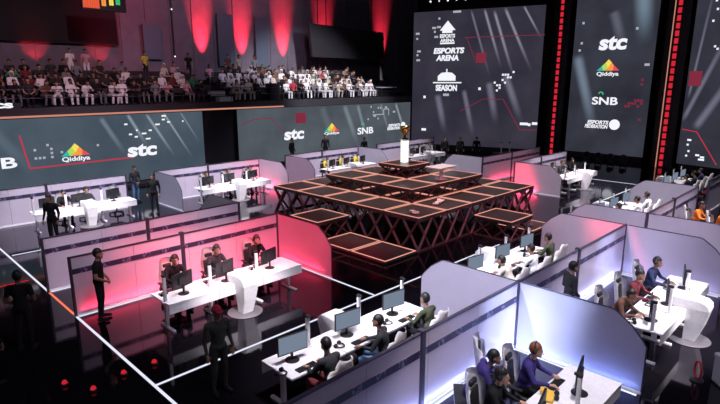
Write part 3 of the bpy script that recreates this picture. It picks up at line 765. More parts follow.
# ================================================================== audience
rows = ['front row', 'second row', 'third row', 'back row']
for k in range(4):
    for a, c, sec in ((3.2, 17.2, 'left'), (18.6, 32.2, 'right')):
        t = thing('audience_bench', 'long dark bench in the %s of the %s half of the balcony' % (rows[k], sec), 'bench', (a, RY[k], RZ[k]))
        L = c - a
        obj('seat', B().box((L / 2, .30, .42), (L, .42, .06), .01), M['slab'], t)
        obj('backrest', B().box((L / 2, .54, .70), (L, .05, .30), .01), M['slab'], t)
        for i in range(int(L / 2) + 1): obj('leg', B().box((min(L - .1, .1 + 2 * i), .30, .195), (.06, .36, .39)), M['dark'], t)
pal_l = ['black'] * 6 + ['charcoal'] * 4 + ['white'] * 6 + ['cream', 'pink', 'pink', 'darkred', 'darkred', 'grey', 'grey', 'brown', 'green']
pal_r = ['white'] * 13 + ['cream'] * 3 + ['black'] * 4 + ['charcoal'] * 3 + ['grey', 'grey', 'green', 'red', 'pink', 'navy', 'brown']
rng = random.Random(21)
seen = {}
names = dict(white='white', cream='cream', black='black', charcoal='dark grey', darkred='dark red', red='red', green='green', grey='grey', navy='navy', brown='brown', pink='pink', yellow='yellow', teal='teal')
SPL = []
for k in range(4):
    x = 4.2 + .2 * k
    while x < 31.8:
        inl = x < 17
        p = [.92, .86, .80, .62][k] if inl else [.95, .97, .95, .85][k]
        if 17.0 < x < 18.8 or (k == 0 and 21.0 < x < 22.6) or (k > 1 and 13.2 < x < 15.5 and inl): p = 0
        if rng.random() < p: SPL.append((k, x + rng.uniform(-.02, .02), rng.choice(pal_l if inl else pal_r)))
        x += .64 if inl else .61
for k, x, c in SPL:
    sec = 'left' if x < 17.5 else 'right'
    i = seen.get((k, sec, c), 0); seen[(k, sec, c)] = i + 1
    lab = 'spectator in %s, %s %s one from left, %s, %s balcony half' % (names[c], ordw(i), names[c], rows[k], sec)
    robe = c in ('white', 'cream')
    person(rng.choice(('resting', 'resting', 'leaning')), (x, RY[k] + .33, RZ[k] - .02), rng.uniform(-.35, .45), lab, c, c if robe else rng.choice(('black', 'charcoal', 'grey', 'grey')),
           rng.choice((0, 1, 1, 2)), robe=robe, scarf=robe and rng.random() < .4, group='seated spectators on the balcony', scale=rng.uniform(.95, 1.04), sleeve=rng.choice(('long', 'short')) if not robe else 'long')
for x, y, lab, c, rz in ((10.6, 33.75, 'standing spectator in white behind the left balcony seats, left of the standing pair', 'white', .2), (11.45, 33.75, 'standing spectator in pink and white behind the left balcony seats, right of the standing pair', 'pink', -.2),
                      (17.9, 33.8, 'standing spectator in black beside the blue-grey wall panel', 'black', 0), (15.0, 33.9, 'standing spectator in yellow behind the left balcony seats', 'yellow', .3),
                      (21.8, 33.8, 'standing spectator in cream below the first tall red wall beam', 'cream', .5), (20.9, 33.8, 'standing spectator in brown below the first tall red wall beam', 'brown', .1), (23.1, 33.8, 'standing spectator in grey left of the second tall red wall beam', 'grey', 0)):
    person('standing', (x, y, 5.665), rz, lab, c, 'white' if c in ('white', 'pink') else 'black', 1, sleeve='short', group='standing spectators on the balcony')
t = thing('balcony_railing', 'thin dark railing along the front edge of the balcony', 'railing', (3.0, 29.2, 4.35))
for i in range(18): obj('post', B().cyl((i * 1.9, 0, 0), (i * 1.9, 0, .85), .018, n=8), M['rail'], t)
for z in (.45, .85): obj('rail', B().cyl((0, 0, z), (32.3, 0, z), .016, n=8), M['rail'], t)
t = thing('balcony_sign', 'small glowing white lettering on the balcony front at the left edge', 'sign', (3.6, 29.12, 4.36))
obj('backing', B().box((1.6, .03, .12), (3.2, .04, .26)), M['dark'], t)
text(t, 'mcs', 2.1, .13, .24, 'textwhite', bold=.04, w=1.5)
for i, (x, z) in enumerate(((18.1, 0), (18.05, .33))):
    t = thing('step_box', 'white box step in the gap of the balcony seats, %s' % ('lower' if i == 0 else 'upper'), 'step', (x, 29.9 + .8 * i, RZ[i]))
    obj('body', B().box((0, 0, .14), (.95, .5, .28), .015), M['white'], t); obj('tread', B().box((0, 0, .295), (1.0, .54, .03), .008), M['grey'], t)
t = thing('loudspeaker', 'black loudspeaker on the balcony front between the spectators', 'loudspeaker', (21.8, 29.85, 4.35))
obj('cabinet', B().box((0, 0, .55), (.8, .6, 1.1), .03), M['dark'], t); obj('grille', B().box((0, -.31, .55), (.7, .02, 1.0), .005), M['steel'], t)
t = thing('flagpole_banner', 'narrow pointed white banner at the right end of the balcony', 'banner', (33.9, 31.2, 4.68))
obj('pole', B().cyl((0, 0, 0), (0, 0, 2.2), .02, n=8), M['steel'], t)
b = B(); b.prism([(.02, 1.0), (.36, 1.0), (.26, 1.6), (.02, 2.2)], 'y', -.01, .01); obj('cloth', b, CM['cream'], t)
t = thing('control_table', 'white topped control table at the right end of the balcony', 'table', (33.4, 29.95, 4.35), .0)
obj('tabletop', B().box((0, 0, .74), (1.9, .6, .05), .01), M['white'], t)
for sx in (1, -1):
    for sy in (1, -1): obj('leg', B().box((.85 * sx, .24 * sy, .36), (.05, .05, .71)), M['dark'], t)

# ================================================================== stage in the middle
TS = 1.6
def tiles(t, x0, y0, n, m, z, skip=()):
    for i in range(n):
        for j in range(m):
            if (i, j) in skip: continue
            def tm(): b = B(); b.box((0, 0, -.04), (TS - .03, TS - .03, .08), .008); return b.mesh('deck_tile')
            def lm():
                b = B(); h = TS / 2 - .055
                for s in (1, -1): b.box((0, h * s, .006), (TS - .06, .042, .012)); b.box((h * s, 0, .006), (.042, TS - .16, .012))
                return b.mesh('led_edge')
            d = link('deck_tile', cached('tile', tm), [M['tile']], t, (x0 + TS * (i + .5), y0 + TS * (j + .5), z))
            link('led_edge', cached('tileled', lm), [M['ledwarm']], d)
def brace(t, p, rz, h, w=TS):
    def bm_():
        b = B()
        for k in range(2):
            x0, x1 = -w / 2 + .06 + k * w / 2, -w / 2 + w / 2 - .02 + k * w / 2
            for a, c, yy in (((x0, .03), (x1, h), -.02), ((x0, h), (x1, .03), .02)):
                b.cyl((a[0], yy, a[1]), (c[0], yy, c[1]), .05 if h > .8 else .032, n=6)
            b.cyl(((x0 + x1) / 2, -.05, h / 2 + .015), ((x0 + x1) / 2, .05, h / 2 + .015), .05, n=10)
        b.box((0, 0, .03), (w - .04, .08, .06)); b.box((0, 0, h), (w - .04, .08, .06))
        return b.mesh('scissor_brace')
    return link('scissor_brace', cached(('brace', h, w), bm_), [M['truss']], t, p, rz)
def tier(x0, y0, n, z0, z1, label, hole=0):
    t = thing('stage_tier', label, 'stage', (x0 + TS * n / 2, y0 + TS * n / 2, z0))
    o = -TS * n / 2; H = z1 - z0 - .08
    sk = {(i, j) for i in range(n) for j in range(n) if hole and hole <= i < n - hole and hole <= j < n - hole}
    tiles(t, o, o, n, n, z1 - z0, sk)
    for i in range(n):
        c = o + TS * (i + .5)
        brace(t, (c, o + .08, 0), 0, round(H - .03, 3)); brace(t, (o + .08, c, 0), PI / 2, round(H - .03, 3))
        brace(t, (c, -o - .08, 0), 0, round(H - .03, 3)); brace(t, (-o - .08, c, 0), PI / 2, round(H - .03, 3))
    return t
tier(13.3, 10.45, 5, 0, 1.2, 'large lowest stage tier of black tiles with glowing orange edges on crossed red braces', 0)
tier(14.9, 12.05, 3, 1.2, 1.7, 'middle stage tier of black glowing-edged tiles standing on the large tier')
tier(16.5, 13.65, 1, 1.7, 2.2, 'small single-tile top stage tier at the centre')
def step_tile(x, y, z, label):
    t = thing('step_platform', label, 'platform', (x, y, 0)); tiles(t, -TS / 2, -TS / 2, 1, 1, z)
    if z > .3:
        for s in (1, -1): brace(t, (0, .70 * s, 0), 0, round(z - .11, 3)); brace(t, (.70 * s, 0, 0), PI / 2, round(z - .11, 3))
    return t
step_tile(12.48, 14.45, .75, 'raised square step tile against the left side of the stage')
step_tile(17.3, 9.63, .75, 'raised square step tile against the front right side of the stage')
step_tile(12.48, 12.85, .1, 'low floor tile with orange edges left of the stage, farther of two')
step_tile(12.48, 11.25, .1, 'low floor tile with orange edges left of the stage, nearest its front corner')
step_tile(18.92, 9.63, .1, 'low floor tile with orange edges right of the raised front step')
# on the stage
t = thing('trophy_pedestal', 'glowing white square pedestal on the top stage tier', 'pedestal', (17.3, 14.45, 2.215))
obj('body', B().box((0, 0, .47), (.25, .25, .94), .01), M['pedestal'], t); obj('cap_plate', B().box((0, 0, .955), (.30, .30, .03), .006), M['white'], t)
t = thing('trophy', 'golden cup trophy on the white pedestal', 'trophy', (17.3, 14.45, 3.186))
obj('cup', B().lathe([(.04, .16), (.10, .22), (.17, .34), (.20, .50), (.21, .56), (.18, .55), (.15, .38), (.05, .26)], n=20), M['gold'], t, smooth=True)
obj('stem', B().lathe([(.14, 0), (.14, .05), (.05, .09), (.035, .17)], n=18), M['gold'], t)
for s in (1, -1):
    b = B(); pts = [V(s * (.19 + .09 * math.sin(a)), 0, .40 + .10 * math.cos(a)) for a in [i * PI / 6 for i in range(7)]]
    for p, q in zip(pts, pts[1:]): b.cyl(p, q, .016, n=6)
    obj('handle', b, M['gold'], t)
t = thing('side_table', 'white pedestal table on the middle stage tier', 'table', (17.35, 12.55, 1.715))
obj('tabletop', B().box((0, 0, .52), (1.15, .75, .05), .015), M['white'], t); obj('leg', B().cyl((0, 0, .02), (0, 0, .5), .07), M['white'], t); obj('foot', B().lathe([(.26, 0), (.26, .015), (.08, .03)], n=20), M['white'], t)
for x, y, rz, sx, lab in ((15.6, 11.35, .3, .75, 'crumpled white cloth lying on the front tiles of the large stage tier'), (13.75, 11.0, 1.2, .34, 'small folded white cloth at the front corner of the large stage tier')):
    b = B(); b.box((0, 0, .03), (sx, .22, .05), .018); b.box((sx * .22, .05, .07), (sx * .4, .15, .05), .018, Matrix.Rotation(.3, 3, 'Z')); b.box((-sx * .3, -.03, .06), (sx * .25, .16, .05), .018)
    tag(obj('white_cloth', b, M['paper'], None, (x, y, 1.215), rz), lab, 'cloth')

# ================================================================== booths
def booth(where, cx, yw, d, fu, pu, players, fin=True, L=3.8, D=.92, extras=True, monitors=None, posts=True, deskname=None, chairs=True):
    """desk, seats and kit of one team; d is the Y direction the team faces, players = (local x, dict)"""
    rz = 0. if d < 0 else PI
    def W(lx, u): return (cx + (lx if d < 0 else -lx), yw + d * u)
    make_desk((cx, yw + d * fu, 0), rz, 'long white desk %s' % (deskname or where), L, D)
    xs = [-1.35, -.22, 1.1] if d < 0 else [-1.2, .15, 1.5]
    side = ['left', 'middle', 'right'] if d < 0 else ['right', 'middle', 'left']
    for i, lx in enumerate(xs):
        if monitors is None or i in monitors:
            x, y = W(lx, fu - .42); make_monitor((x, y, .75), rz + (.25 if d < 0 else -.15), 'black monitor at the %s seat %s' % (side[i], where), 'monitors on the gaming desks')
        if extras:
            x, y = W(lx - .02, fu - .76); make_keyboard((x, y, .75), rz, 'black keyboard at the %s seat %s' % (side[i], where), 'keyboards on the gaming desks')
            x, y = W(lx + (-.38 if d < 0 else .42), fu - .62); make_headphones((x, y, .75), rz + .4, 'black headphones at the %s seat %s' % (side[i], where), 'headphones on the gaming desks')
        if posts:
            x, y = W(lx - .52, fu - .2); make_post((x, y, .75), rz, 'white camera post at the %s seat %s' % (side[i], where), 'camera posts on the gaming desks')
    for lx, p in players:
        p = dict(p); u = p.pop('u', pu); x, y = W(lx, u); turn = p.pop('turn', 0.); kind = p.pop('kind', 'typing'); ch = p.pop('chair', True); lab = p.pop('label'); cl = p.pop('chl', None); only = p.pop('only', False)
        if chairs and ch:
            make_chair((x, y - d * .04, 0), rz + turn * .4, cl or ('chair under ' + ('a ' if not lab.startswith('auburn') else '') + lab.replace(' at the ', ', ', 1).replace(' the ', ' ')), 'white gaming chairs')
        if not only: person(kind, (x, y, 0), rz + turn, lab, **p)

# --- near left booth, red lit
make_partition(3.65, 9.72, 13.35, -1, 'lilac partition wall behind the red-lit booth, nearest of the left pair')
make_side_panel(9.75, 13.35, -1, 'frosted end panel glowing pink at the right end of the red-lit booth')
booth('in the red-lit booth', 6.7, 13.35, -1, 2.62, 1.12, [
    (-1.05, dict(label='player in black leaning over the left seat of the red-lit booth', shirt='black', pants='black', headset=True)),
    (.12, dict(label='player in black at the middle seat of the red-lit booth', shirt='charcoal', pants='black', headset=True)),
    (1.38, dict(label='player in black at the right seat of the red-lit booth', shirt='black', pants='charcoal', headset=True))])
# --- second partition of the aisle
make_partition(3.65, 9.72, 15.55, 1, 'lilac partition wall across the aisle, farther of the left pair')
make_side_panel(9.75, 15.55, 1, 'frosted end panel rising behind the farther left partition wall')
# --- front centre booth
make_partition(3.65, 9.75, 5.0, 1, 'lilac partition wall behind the front centre booth')
make_side_panel(9.78, 5.0, 1, 'frosted end panel at the right end of the front centre booth')
booth('in the front centre booth', 6.75, 5.0, 1, 2.28, 1.0, [
    (1.35, dict(label='player in dark jacket at the left seat of the front centre booth', shirt='charcoal', pants='darkred', skin=0)),
    (.0, dict(label='player with folded sleeves and jeans at the middle seat of the front centre booth', shirt='charcoal', pants='jeans', skin=1, turn=.5)),
    (-1.35, dict(label='player in dark olive at the right seat of the front centre booth', shirt='olive', pants='black', skin=1))], D=.88)
# --- booth of the team in pale shirts
make_partition(9.82, 16.1, 5.0, 1, 'lilac partition wall behind the pale-shirted team')
make_side_panel(16.12, 5.0, 1, 'frosted end panel with a red glow, right end of the pale-shirted team booth')
booth('of the pale-shirted team', 12.7, 5.0, 1, 2.35, 1.05, [
    (1.15, dict(label='player in a cream shirt at the left seat of the pale-shirted team', shirt='cream', pants='olive', skin=1, kind='leaning')),
    (.0, dict(label='player in a white shirt at the middle seat of the pale-shirted team', shirt='white', pants='charcoal', skin=1)),
    (-1.3, dict(label='player in dark olive at the right seat of the pale-shirted team', shirt='olive', pants='black', skin=1, u=1.2))], D=.88)
person('standing', (11.0, 6.95, 0), 2.6, 'person in a cream shirt bending beside the left end of the pale-shirted team desk', 'cream', 'cream', 1, sleeve='short', scale=.9) if False else None
# --- booth of the team in purple, bottom edge
make_side_panel(9.78, 5.0, -1, 'large frosted end panel glowing blue-white beside the purple-shirted team')
booth('of the purple-shirted team', 6.72, 5.0, -1, 2.55, 1.3, [
    (-.15, dict(label='player in black with headset at the front of the purple-shirted team', shirt='black', pants='black', skin=0, headset=True, turn=.35)),
    (.95, dict(label='auburn-haired player in purple at the right seat of the purple-shirted team', shirt='purple', pants='black', skin=0, headset=True, hairm=HAIRG, turn=.3))], D=.88, L=3.8, monitors=(1, 2))
person('leaning', (6.95, 4.28, 0), .65, 'person in purple hunched on a black stool at the partition wall', 'purple', 'black', 1)
t = thing('stool', 'black box stool with white triangle marks under the hunched person in purple', 'stool', (6.95, 4.30, 0), .65)
obj('seat', B().box((0, 0, .43), (.62, .50, .08), .02), M['chairblack'], t)
obj('body', B().box((0, 0, .195), (.54, .44, .39), .015), M['dark'], t)
b = B()
for x in (-.14, .14): b.prism([(x - .07, .10), (x + .08, .20), (x - .07, .30)], 'y', -.228, -.222)
obj('triangle_mark', b, M['paper'], t)
make_chair((7.75, 4.35, 0), .5, 'empty black and white gaming chair in the corner behind the purple-shirted team', 'white gaming chairs')
tag(obj('yellow_packet', B().box((0, 0, .035), (.30, .16, .06), .02).box((.1, .07, .05), (.12, .12, .09), .02), M['yellowp'], None, (7.35, 3.12, .752), .4), 'yellow snack packet on the desk of the purple-shirted team', 'packet')
# --- right booth
make_side_panel(16.12, 5.0, -1, 'frosted end panel at the far right behind the right booth')
make_partition(9.82, 16.1, 4.9, -1, 'x') if False else None
booth('in the right booth', 12.85, 5.0, -1, 2.5, 1.35, [
    (-1.35, dict(label='player in dark brown at the left seat of the right booth', shirt='brown', pants='black', skin=1, kind='leaning')),
    (-.2, dict(label='player in dark red at the middle seat of the right booth', shirt='darkred', pants='black', skin=1)),
    (1.05, dict(label='player in navy with headset at the right seat of the right booth', shirt='navy', pants='black', skin=1, headset=True))], D=.88)
person('clasped', (11.1, 4.45, 0), .9, 'person in a dark jacket standing by a red bag, left in the right booth', 'charcoal', 'black', 1)
t = thing('red_bag', 'red bag hanging behind the standing person in the right booth', 'bag', (10.78, 4.62, 0), .3)
obj('body', B().box((0, 0, .58), (.36, .22, .42), .07), CM['red'], t); obj('strap', B().cyl((-.1, .08, .74), (.05, .0, 1.05), .018).cyl((.1, .08, .74), (.05, 0, 1.05), .018), CM['darkred'], t); obj('stand', B().cyl((0, 0, 0), (0, 0, .4), .03).lathe([(.16, 0), (.16, .02), (.03, .03)]), M['dark'], t)
# --- next booths to the right
make_partition(18.06, 24.2, 5.0, 1, 'lilac partition wall behind the white-shirted team')
make_side_panel(18.06, 5.0, 1, 'frosted end panel at the left end of the white-shirted team booth')
make_side_panel(24.22, 5.0, 1, 'frosted end panel at the far end of the white-shirted team booth')
booth('of the white-shirted team', 21.0, 5.0, 1, 2.4, 1.1, [
    (1.2, dict(label='player in white at the left seat of the white-shirted team booth', shirt='white', pants='white', skin=1, kind='leaning')),
    (-.1, dict(label='player in white at the middle seat of the white-shirted team booth', shirt='white', pants='black', skin=1)),
    (-1.2, dict(label='player in white at the right seat of the white-shirted team booth', shirt='white', pants='charcoal', skin=1, headset=True))], D=.88, extras=False)
make_side_panel(18.06, 5.0, -1, 'frosted end panel at the left end of the orange-shirted booth')
booth('of the orange-shirted team', 21.0, 5.0, -1, 2.5, 1.3, [
    (.75, dict(label='player in bright orange at the left seat of the orange-shirted team', shirt='orange', pants='black', skin=1, u=.55)),
    (.3, dict(label='player in bright orange at the right seat of the orange-shirted team', shirt='orange', pants='black', skin=1, u=1.35))], extras=False, D=.88)
make_partition(26.0, 32.0, 5.0, 1, 'lilac partition wall of the farthest booth at the right edge')
booth('of the farthest right booth', 29.0, 5.0, 1, 2.4, 1.1, [
    (1.2, dict(label='player in black at the left seat of the farthest right booth', shirt='black', skin=1)),
    (-.1, dict(label='player in charcoal at the middle seat of the farthest right booth', shirt='charcoal', skin=1)),
    (-1.3, dict(label='player in navy at the right seat of the farthest right booth', shirt='navy', skin=1))], extras=False, D=.88)
# --- booth right of the stage
make_partition(25.1, 31.3, 13.5, -1, 'lilac partition wall of the booth to the right of the stage')
make_side_panel(25.1, 13.5, -1, 'rounded frosted end panel with a red glow right of the stage')
booth('right of the stage', 28.0, 13.5, -1, 2.45, 1.05, [
    (-1.1, dict(label='player in black at the left seat of the booth right of the stage', shirt='black', skin=1, headset=True)),
    (.1, dict(label='player in charcoal at the middle seat of the booth right of the stage', shirt='charcoal', skin=1)),
    (1.35, dict(label='player in black at the right seat of the booth right of the stage', shirt='black', skin=1))], extras=False)
make_partition(25.3, 32.0, 15.55, 1, 'lilac and red partition wall behind the stage, across the aisle from the right booth')
make_side_panel(25.3, 15.55, 1, 'pale frosted end panel behind the right corner of the stage')
# --- far left booth
make_partition(3.2, 9.25, 23.95, -1, 'lilac partition wall of the far left booth below the long video screen')
booth('of the far left booth', 6.95, 23.95, -1, 2.0, .95, [
    (-.6, dict(label='player in black at the left seat of the far left booth', shirt='black', skin=1)),
    (.25, dict(label='player in grey at the middle seat of the far left booth', shirt='charcoal', skin=1, headset=True)),
    (1.45, dict(label='empty', only=True, chl='empty white gaming chair at the right seat of the far left booth'))], D=.8, extras=False)
# --- far middle left booth
make_partition(10.6, 16.4, 23.95, -1, 'lilac partition wall of the far booth left of the stage')
make_side_panel(10.6, 23.95, -1, 'pale blue frosted end panel beside the standing guard')
make_side_panel(16.4, 23.95, -1, 'frosted end panel glowing pink, right end of far booth left of the stage')
booth('of the far booth left of the stage', 13.7, 23.95, -1, 2.2, 1.0, [
    (-1.1, dict(label='player in black at the left seat of the far booth left of the stage', shirt='black', skin=1, headset=True)),
    (.1, dict(label='player in charcoal at the middle seat of the far booth left of the stage', shirt='charcoal', skin=1, headset=True)),
    (1.35, dict(label='player in dark grey at the right seat of the far booth left of the stage', shirt='charcoal', skin=1, headset=True))], extras=False, D=.85)
# --- yellow shirted team
make_partition(18.2, 24.0, 23.95, -1, 'lilac partition wall behind the yellow-shirted team')
make_side_panel(18.2, 23.95, -1, 'frosted end panel at the left end of the yellow-shirted team booth')
make_side_panel(24.02, 23.95, -1, 'lilac frosted end panel at the right end of the yellow-shirted team booth')
booth('of the yellow-shirted team', 21.4, 23.95, -1, 2.3, 1.1, [
    (-1.15, dict(label='player in yellow at the left seat of the yellow-shirted team', shirt='yellow', pants='black', skin=1)),
    (.1, dict(label='player in yellow at the middle seat of the yellow-shirted team', shirt='yellow', pants='black', skin=1)),
    (1.3, dict(label='player in yellow at the right seat of the yellow-shirted team', shirt='yellow', pants='black', skin=1))], extras=False, D=.85)
# --- booths behind the stage
make_partition(25.8, 32.0, 23.95, -1, 'lilac partition wall of the booth behind the top of the stage')
booth('of the booth behind the top of the stage', 28.6, 23.95, -1, 2.2, 1.1, [
    (-1.1, dict(label='player in white at the left seat of the booth behind the stage', shirt='white', skin=1)),
    (.1, dict(label='player in black at the middle seat of the booth behind the stage', shirt='black', skin=1)),
    (1.3, dict(label='player in grey at the right seat of the booth behind the stage', shirt='grey', skin=1))], extras=False, D=.85)
make_post((31.25, 17.85, 1.0), 0, 'white camera post on a black case behind the stage, left of two', h=.6)
make_post((31.9, 17.6, 1.0), 0, 'white camera post on a black case behind the stage, right of two', h=.6)
t = thing('equipment_case', 'black equipment case behind the partition right of the stage', 'case', (31.55, 17.75, 0), -.3)
obj('body', B().box((0, 0, .5), (1.6, .7, .98), .02), M['dark'], t); obj('lid_edge', B().box((0, 0, .78), (1.63, .73, .03)), M['steel'], t)

# ================================================================== people standing
person('clasped', (4.05, 12.72, 0), 1.05, 'man in black with clasped hands standing before the red-lit partition', 'black', 'black', 1, sleeve='short', scale=1.02)
person('standing', (5.1, 20.0, 0), -.9, 'person all in black standing before the far left desk', 'black', 'black', 1, scale=1.05)
person('standing', (9.62, 22.0, 0), -.7, 'guard in black standing at the right end of the far left desk', 'black', 'black', 1)
person('clasped', (9.95, 24.7, 0), .2, 'person in a dark top and blue jeans in the gap between the far left partitions', 'charcoal', 'jeans', 1)
person('standing', (22.0, 28.2, 0), .3, 'person in black standing before the lettering of the centre screen', 'black', 'black', 1, scale=1.08)
person('standing', (25.0, 28.2, 0), -.4, 'person in black standing under the coloured emblem of the centre screen', 'black', 'black', 1, scale=1.08)
person('standing', (26.7, 26.0, 0), -.2, 'person in black standing behind the pale panel left of the pedestal', 'black', 'black', 2)
for i, (x, y) in enumerate(((31.0, 22.2), (31.6, 21.3), (32.6, 20.6))):
    person('standing', (x, y, 0), -.6 - .3 * i, 'crew member in black below the corner screen, %s from the left' % ordw(i), 'black', 'black', 1, group='crew in black below the corner screen')
person('standing', (4.42, 7.98, 0), -.05, 'person in a red cap and dark patterned clothes standing before the front centre desk', 'camo', 'camo', 1, cap='red', scale=.98)
person('clasped', (2.35, 12.3, 0), 2.6, 'crew member in black at the dark left edge, seen from behind', 'black', 'black', 2, sleeve='short', scale=1.02)
person('standing', (1.5, 11.2, 0), 2.2, 'crew member in black at the far left edge of the dark floor', 'black', 'black', 2)

# ================================================================== lights in the floor
strip((3.65, 7.6), (3.65, 13.42), 'ledwhite', 'white floor light strip running along the open end of the red-lit booth')
strip((3.65, 13.5), (3.65, 15.45), 'ledorange', 'orange floor light strip closing the aisle between the two left partitions')
strip((3.65, 15.55), (3.65, 23.9), 'ledwhite', 'white floor light strip at the far left edge beyond the partitions')
strip((3.65, 9.05), (16.1, 9.05), 'ledwhite', 'long white floor light strip before the front centre desk')
strip((9.72, 9.1), (9.72, 13.3), 'ledwhite', 'white floor light strip at the foot of the pink end panel')
strip((3.70, 13.28), (9.68, 13.28), 'ledwhite', 'white floor light strip at the foot of the red-lit partition')
strip((3.70, 15.48), (9.68, 15.48), 'ledwhite', 'white floor light strip at the foot of the farther left partition')
strip((9.70, 2.5), (9.70, 4.95), 'ledhot', 'bright floor light strip at the foot of the blue-white end panel')
strip((3.70, 4.93), (9.68, 4.93), 'ledhot', 'bright floor light strip at the partition foot behind the purple-shirted team')
strip((9.88, 4.93), (16.05, 4.93), 'ledhot', 'bright floor light strip at the partition foot behind the right booth')
strip((16.04, 2.5), (16.04, 4.95), 'ledwhite', 'white floor light strip at the foot of the right booth end panel')
strip((18.1, 9.2), (25.3, 9.2), 'ledwhite', 'white floor light strip before the white-shirted team booth')
strip((31.3, 9.3), (31.3, 13.3), 'ledwhite', 'white floor light strip running past the booth right of the stage')
strip((25.4, 9.2), (31.2, 9.2), 'ledwhite', 'white floor light strip before the booth right of the stage')
strip((3.75, 19.8), (9.6, 19.8), 'ledwhite', 'white floor light strip before the far left desk')
strip((-1.0, 16.9), (3.5, 16.9), 'ledred', 'red floor light strip in the dark area at the left edge')
for i, (x, y, w) in enumerate(((2.47, 10.29, 'nearest the left edge'), (2.78, 9.70, 'second from the left'), (3.40, 9.86, 'third from the left, touching the white strip'), (4.0, 9.83, 'rightmost, beyond the white strip'))):
    t = thing('red_spot_dome', 'small glowing red dome on the dark floor, %s' % w, 'lamp', (x, y, 0), 0., 'glowing red domes on the dark floor')  # each red spot on the floor is drawn as a small glowing dome
    obj('base', B().lathe([(.07, 0), (.07, .03), (.055, .04)], n=16), M['dark'], t); obj('dome', B().ball((0, 0, .045), .05, (1, 1, 1.3)), M['ledred'], t)
t = thing('coiled_cable_lamp', 'red ring lamp standing on the floor in the bottom right corner', 'lamp', (11.05, 1.85, 0), .7)
b = B(); pts = [V(.11 * math.cos(a), 0, .22 + .17 * math.sin(a)) for a in [i * 2 * PI / 20 for i in range(21)]]
for p, q in zip(pts, pts[1:]): b.cyl(p, q, .022, n=8)
obj('ring', b, CM['red'], t); obj('base', B().lathe([(.12, 0), (.12, .03), (.03, .06)]), M['dark'], t)
t = thing('flight_case', 'dark grey flight case at the bottom right corner', 'case', (11.1, 1.2, 0), .75)
obj('body', B().box((0, 0, .27), (.8, .5, .5), .03), M['grey'], t); obj('lid', B().box((0, 0, .56), (.82, .52, .08), .02), M['grey'], t); obj('latch', B().box((.2, -.26, .5), (.08, .02, .1), .005), M['steel'], t)

# ================================================================== lamps
def look(o, tgt): o.rotation_euler = (Vector(tgt) - o.location).to_track_quat('-Z', 'Y').to_euler()
def spot(name, loc, tgt, P, col=(1, 1, 1), ang=45, blend=.6, r=.25):
    l = bpy.data.lights.new(name, 'SPOT'); l.energy = P; l.color = col; l.spot_size = math.radians(ang); l.spot_blend = blend; l.shadow_soft_size = r
    o = bpy.data.objects.new(name, l); COL.objects.link(o); o.location = loc; look(o, tgt); return o
def area(name, loc, tgt, P, sx, sy, col=(1, 1, 1), spread=180):
    l = bpy.data.lights.new(name, 'AREA'); l.shape = 'RECTANGLE'; l.size = sx; l.size_y = sy; l.energy = P; l.color = col; l.spread = math.radians(spread)
    o = bpy.data.objects.new(name, l); COL.objects.link(o); o.location = loc; look(o, tgt); return o
def point(name, loc, P, col=(1, 1, 1), r=.1):
    l = bpy.data.lights.new(name, 'POINT'); l.energy = P; l.color = col; l.shadow_soft_size = r
    o = bpy.data.objects.new(name, l); COL.objects.link(o); o.location = loc; return o
KEY = (1., .94, 1.); RED = (1., .04, .10)
for nm, x, y, P, a in (('red_booth', 6.7, 11.3, 3600, 25), ('front_booth', 6.8, 6.6, 3600, 25), ('pale_booth', 13.0, 6.4, 4200, 25), ('purple_booth', 7.2, 3.2, 2600, 25),
                    ('right_booth', 12.9, 3.2, 4200, 25), ('white_booth', 21.2, 6.3, 4200, 34), ('orange_booth', 21.2, 3.6, 3000, 34), ('edge_booth', 29, 6.3, 3000, 34),
                    ('side_booth', 28.9, 11.6, 5200, 34), ('far_left_booth', 6.8, 22.3, 4200, 36), ('far_booth', 13.7, 22.2, 4400, 36), ('yellow_booth', 21.4, 22.2, 4400, 36), ('behind_booth', 28.6, 22.2, 4200, 36)):
    spot('key_' + nm, (x - 1.0, y - 2.2, 12.2), (x, y, .9), P * 1.7, KEY, a)
BL = (.45, .55, 1.)
LI = (.80, .72, 1.)
# washes on the partitions
spot('wash_left', (5.0, 8.0, 12.2), (6.5, 15.6, 1.4), 2000, (.95, .84, 1.), 40)
spot('stage_end_red', (17.0, 12.0, 12.0), (25.1, 13.1, .55), 30000, RED, 8, 1.)
spot('aisle_wall_wash', (5.0, 9.0, 12.2), (6.4, 15.55, 1.25), 3600, (1., .86, .96), 30, .7)
spot('front_key_red', (4.2, 2.6, 11.5), (6.7, 10.7, .55), 15000, KEY, 13, .8)
spot('front_key_right', (10.6, -5.5, 11.0), (12.85, 2.4, .55), 15000, KEY, 13, .8)
spot('front_key_side', (25.5, 3.0, 12.2), (28.0, 11.0, .55), 12000, KEY, 13, .8)
spot('front_key_far_left', (4.5, 14.0, 12.2), (6.95, 21.9, .55), 14000, KEY, 14, .8)
spot('front_key_far', (11.2, 14.0, 12.2), (13.7, 21.7, .55), 14000, KEY, 14, .8)
spot('red_wall_wash', (6.8, 9.0, 10.5), (6.8, 13.3, .45), 9500, RED, 30, .7)
spot('red_panel_wash', (3.0, 11.2, 10.5), (9.7, 12.2, 1.1), 9000, RED, 20, .6)
spot('front_panel_wash', (-1.0, 8.6, 10.5), (9.78, 6.5, .7), 14000, (.80, .80, 1.), 20, .6)
spot('corner_panel_wash', (1.5, 2.0, 11.5), (9.74, 3.6, .8), 600, (.82, .74, 1.), 24, .6)
spot('pale_panel_wash', (8.0, 7.0, 12.0), (16.1, 5.6, .8), 3000, (.90, .80, 1.), 26, .6)
spot('right_panel_wash', (8.0, 2.0, 12.0), (16.1, 3.6, .8), 2600, (.82, .76, 1.), 26, .6)
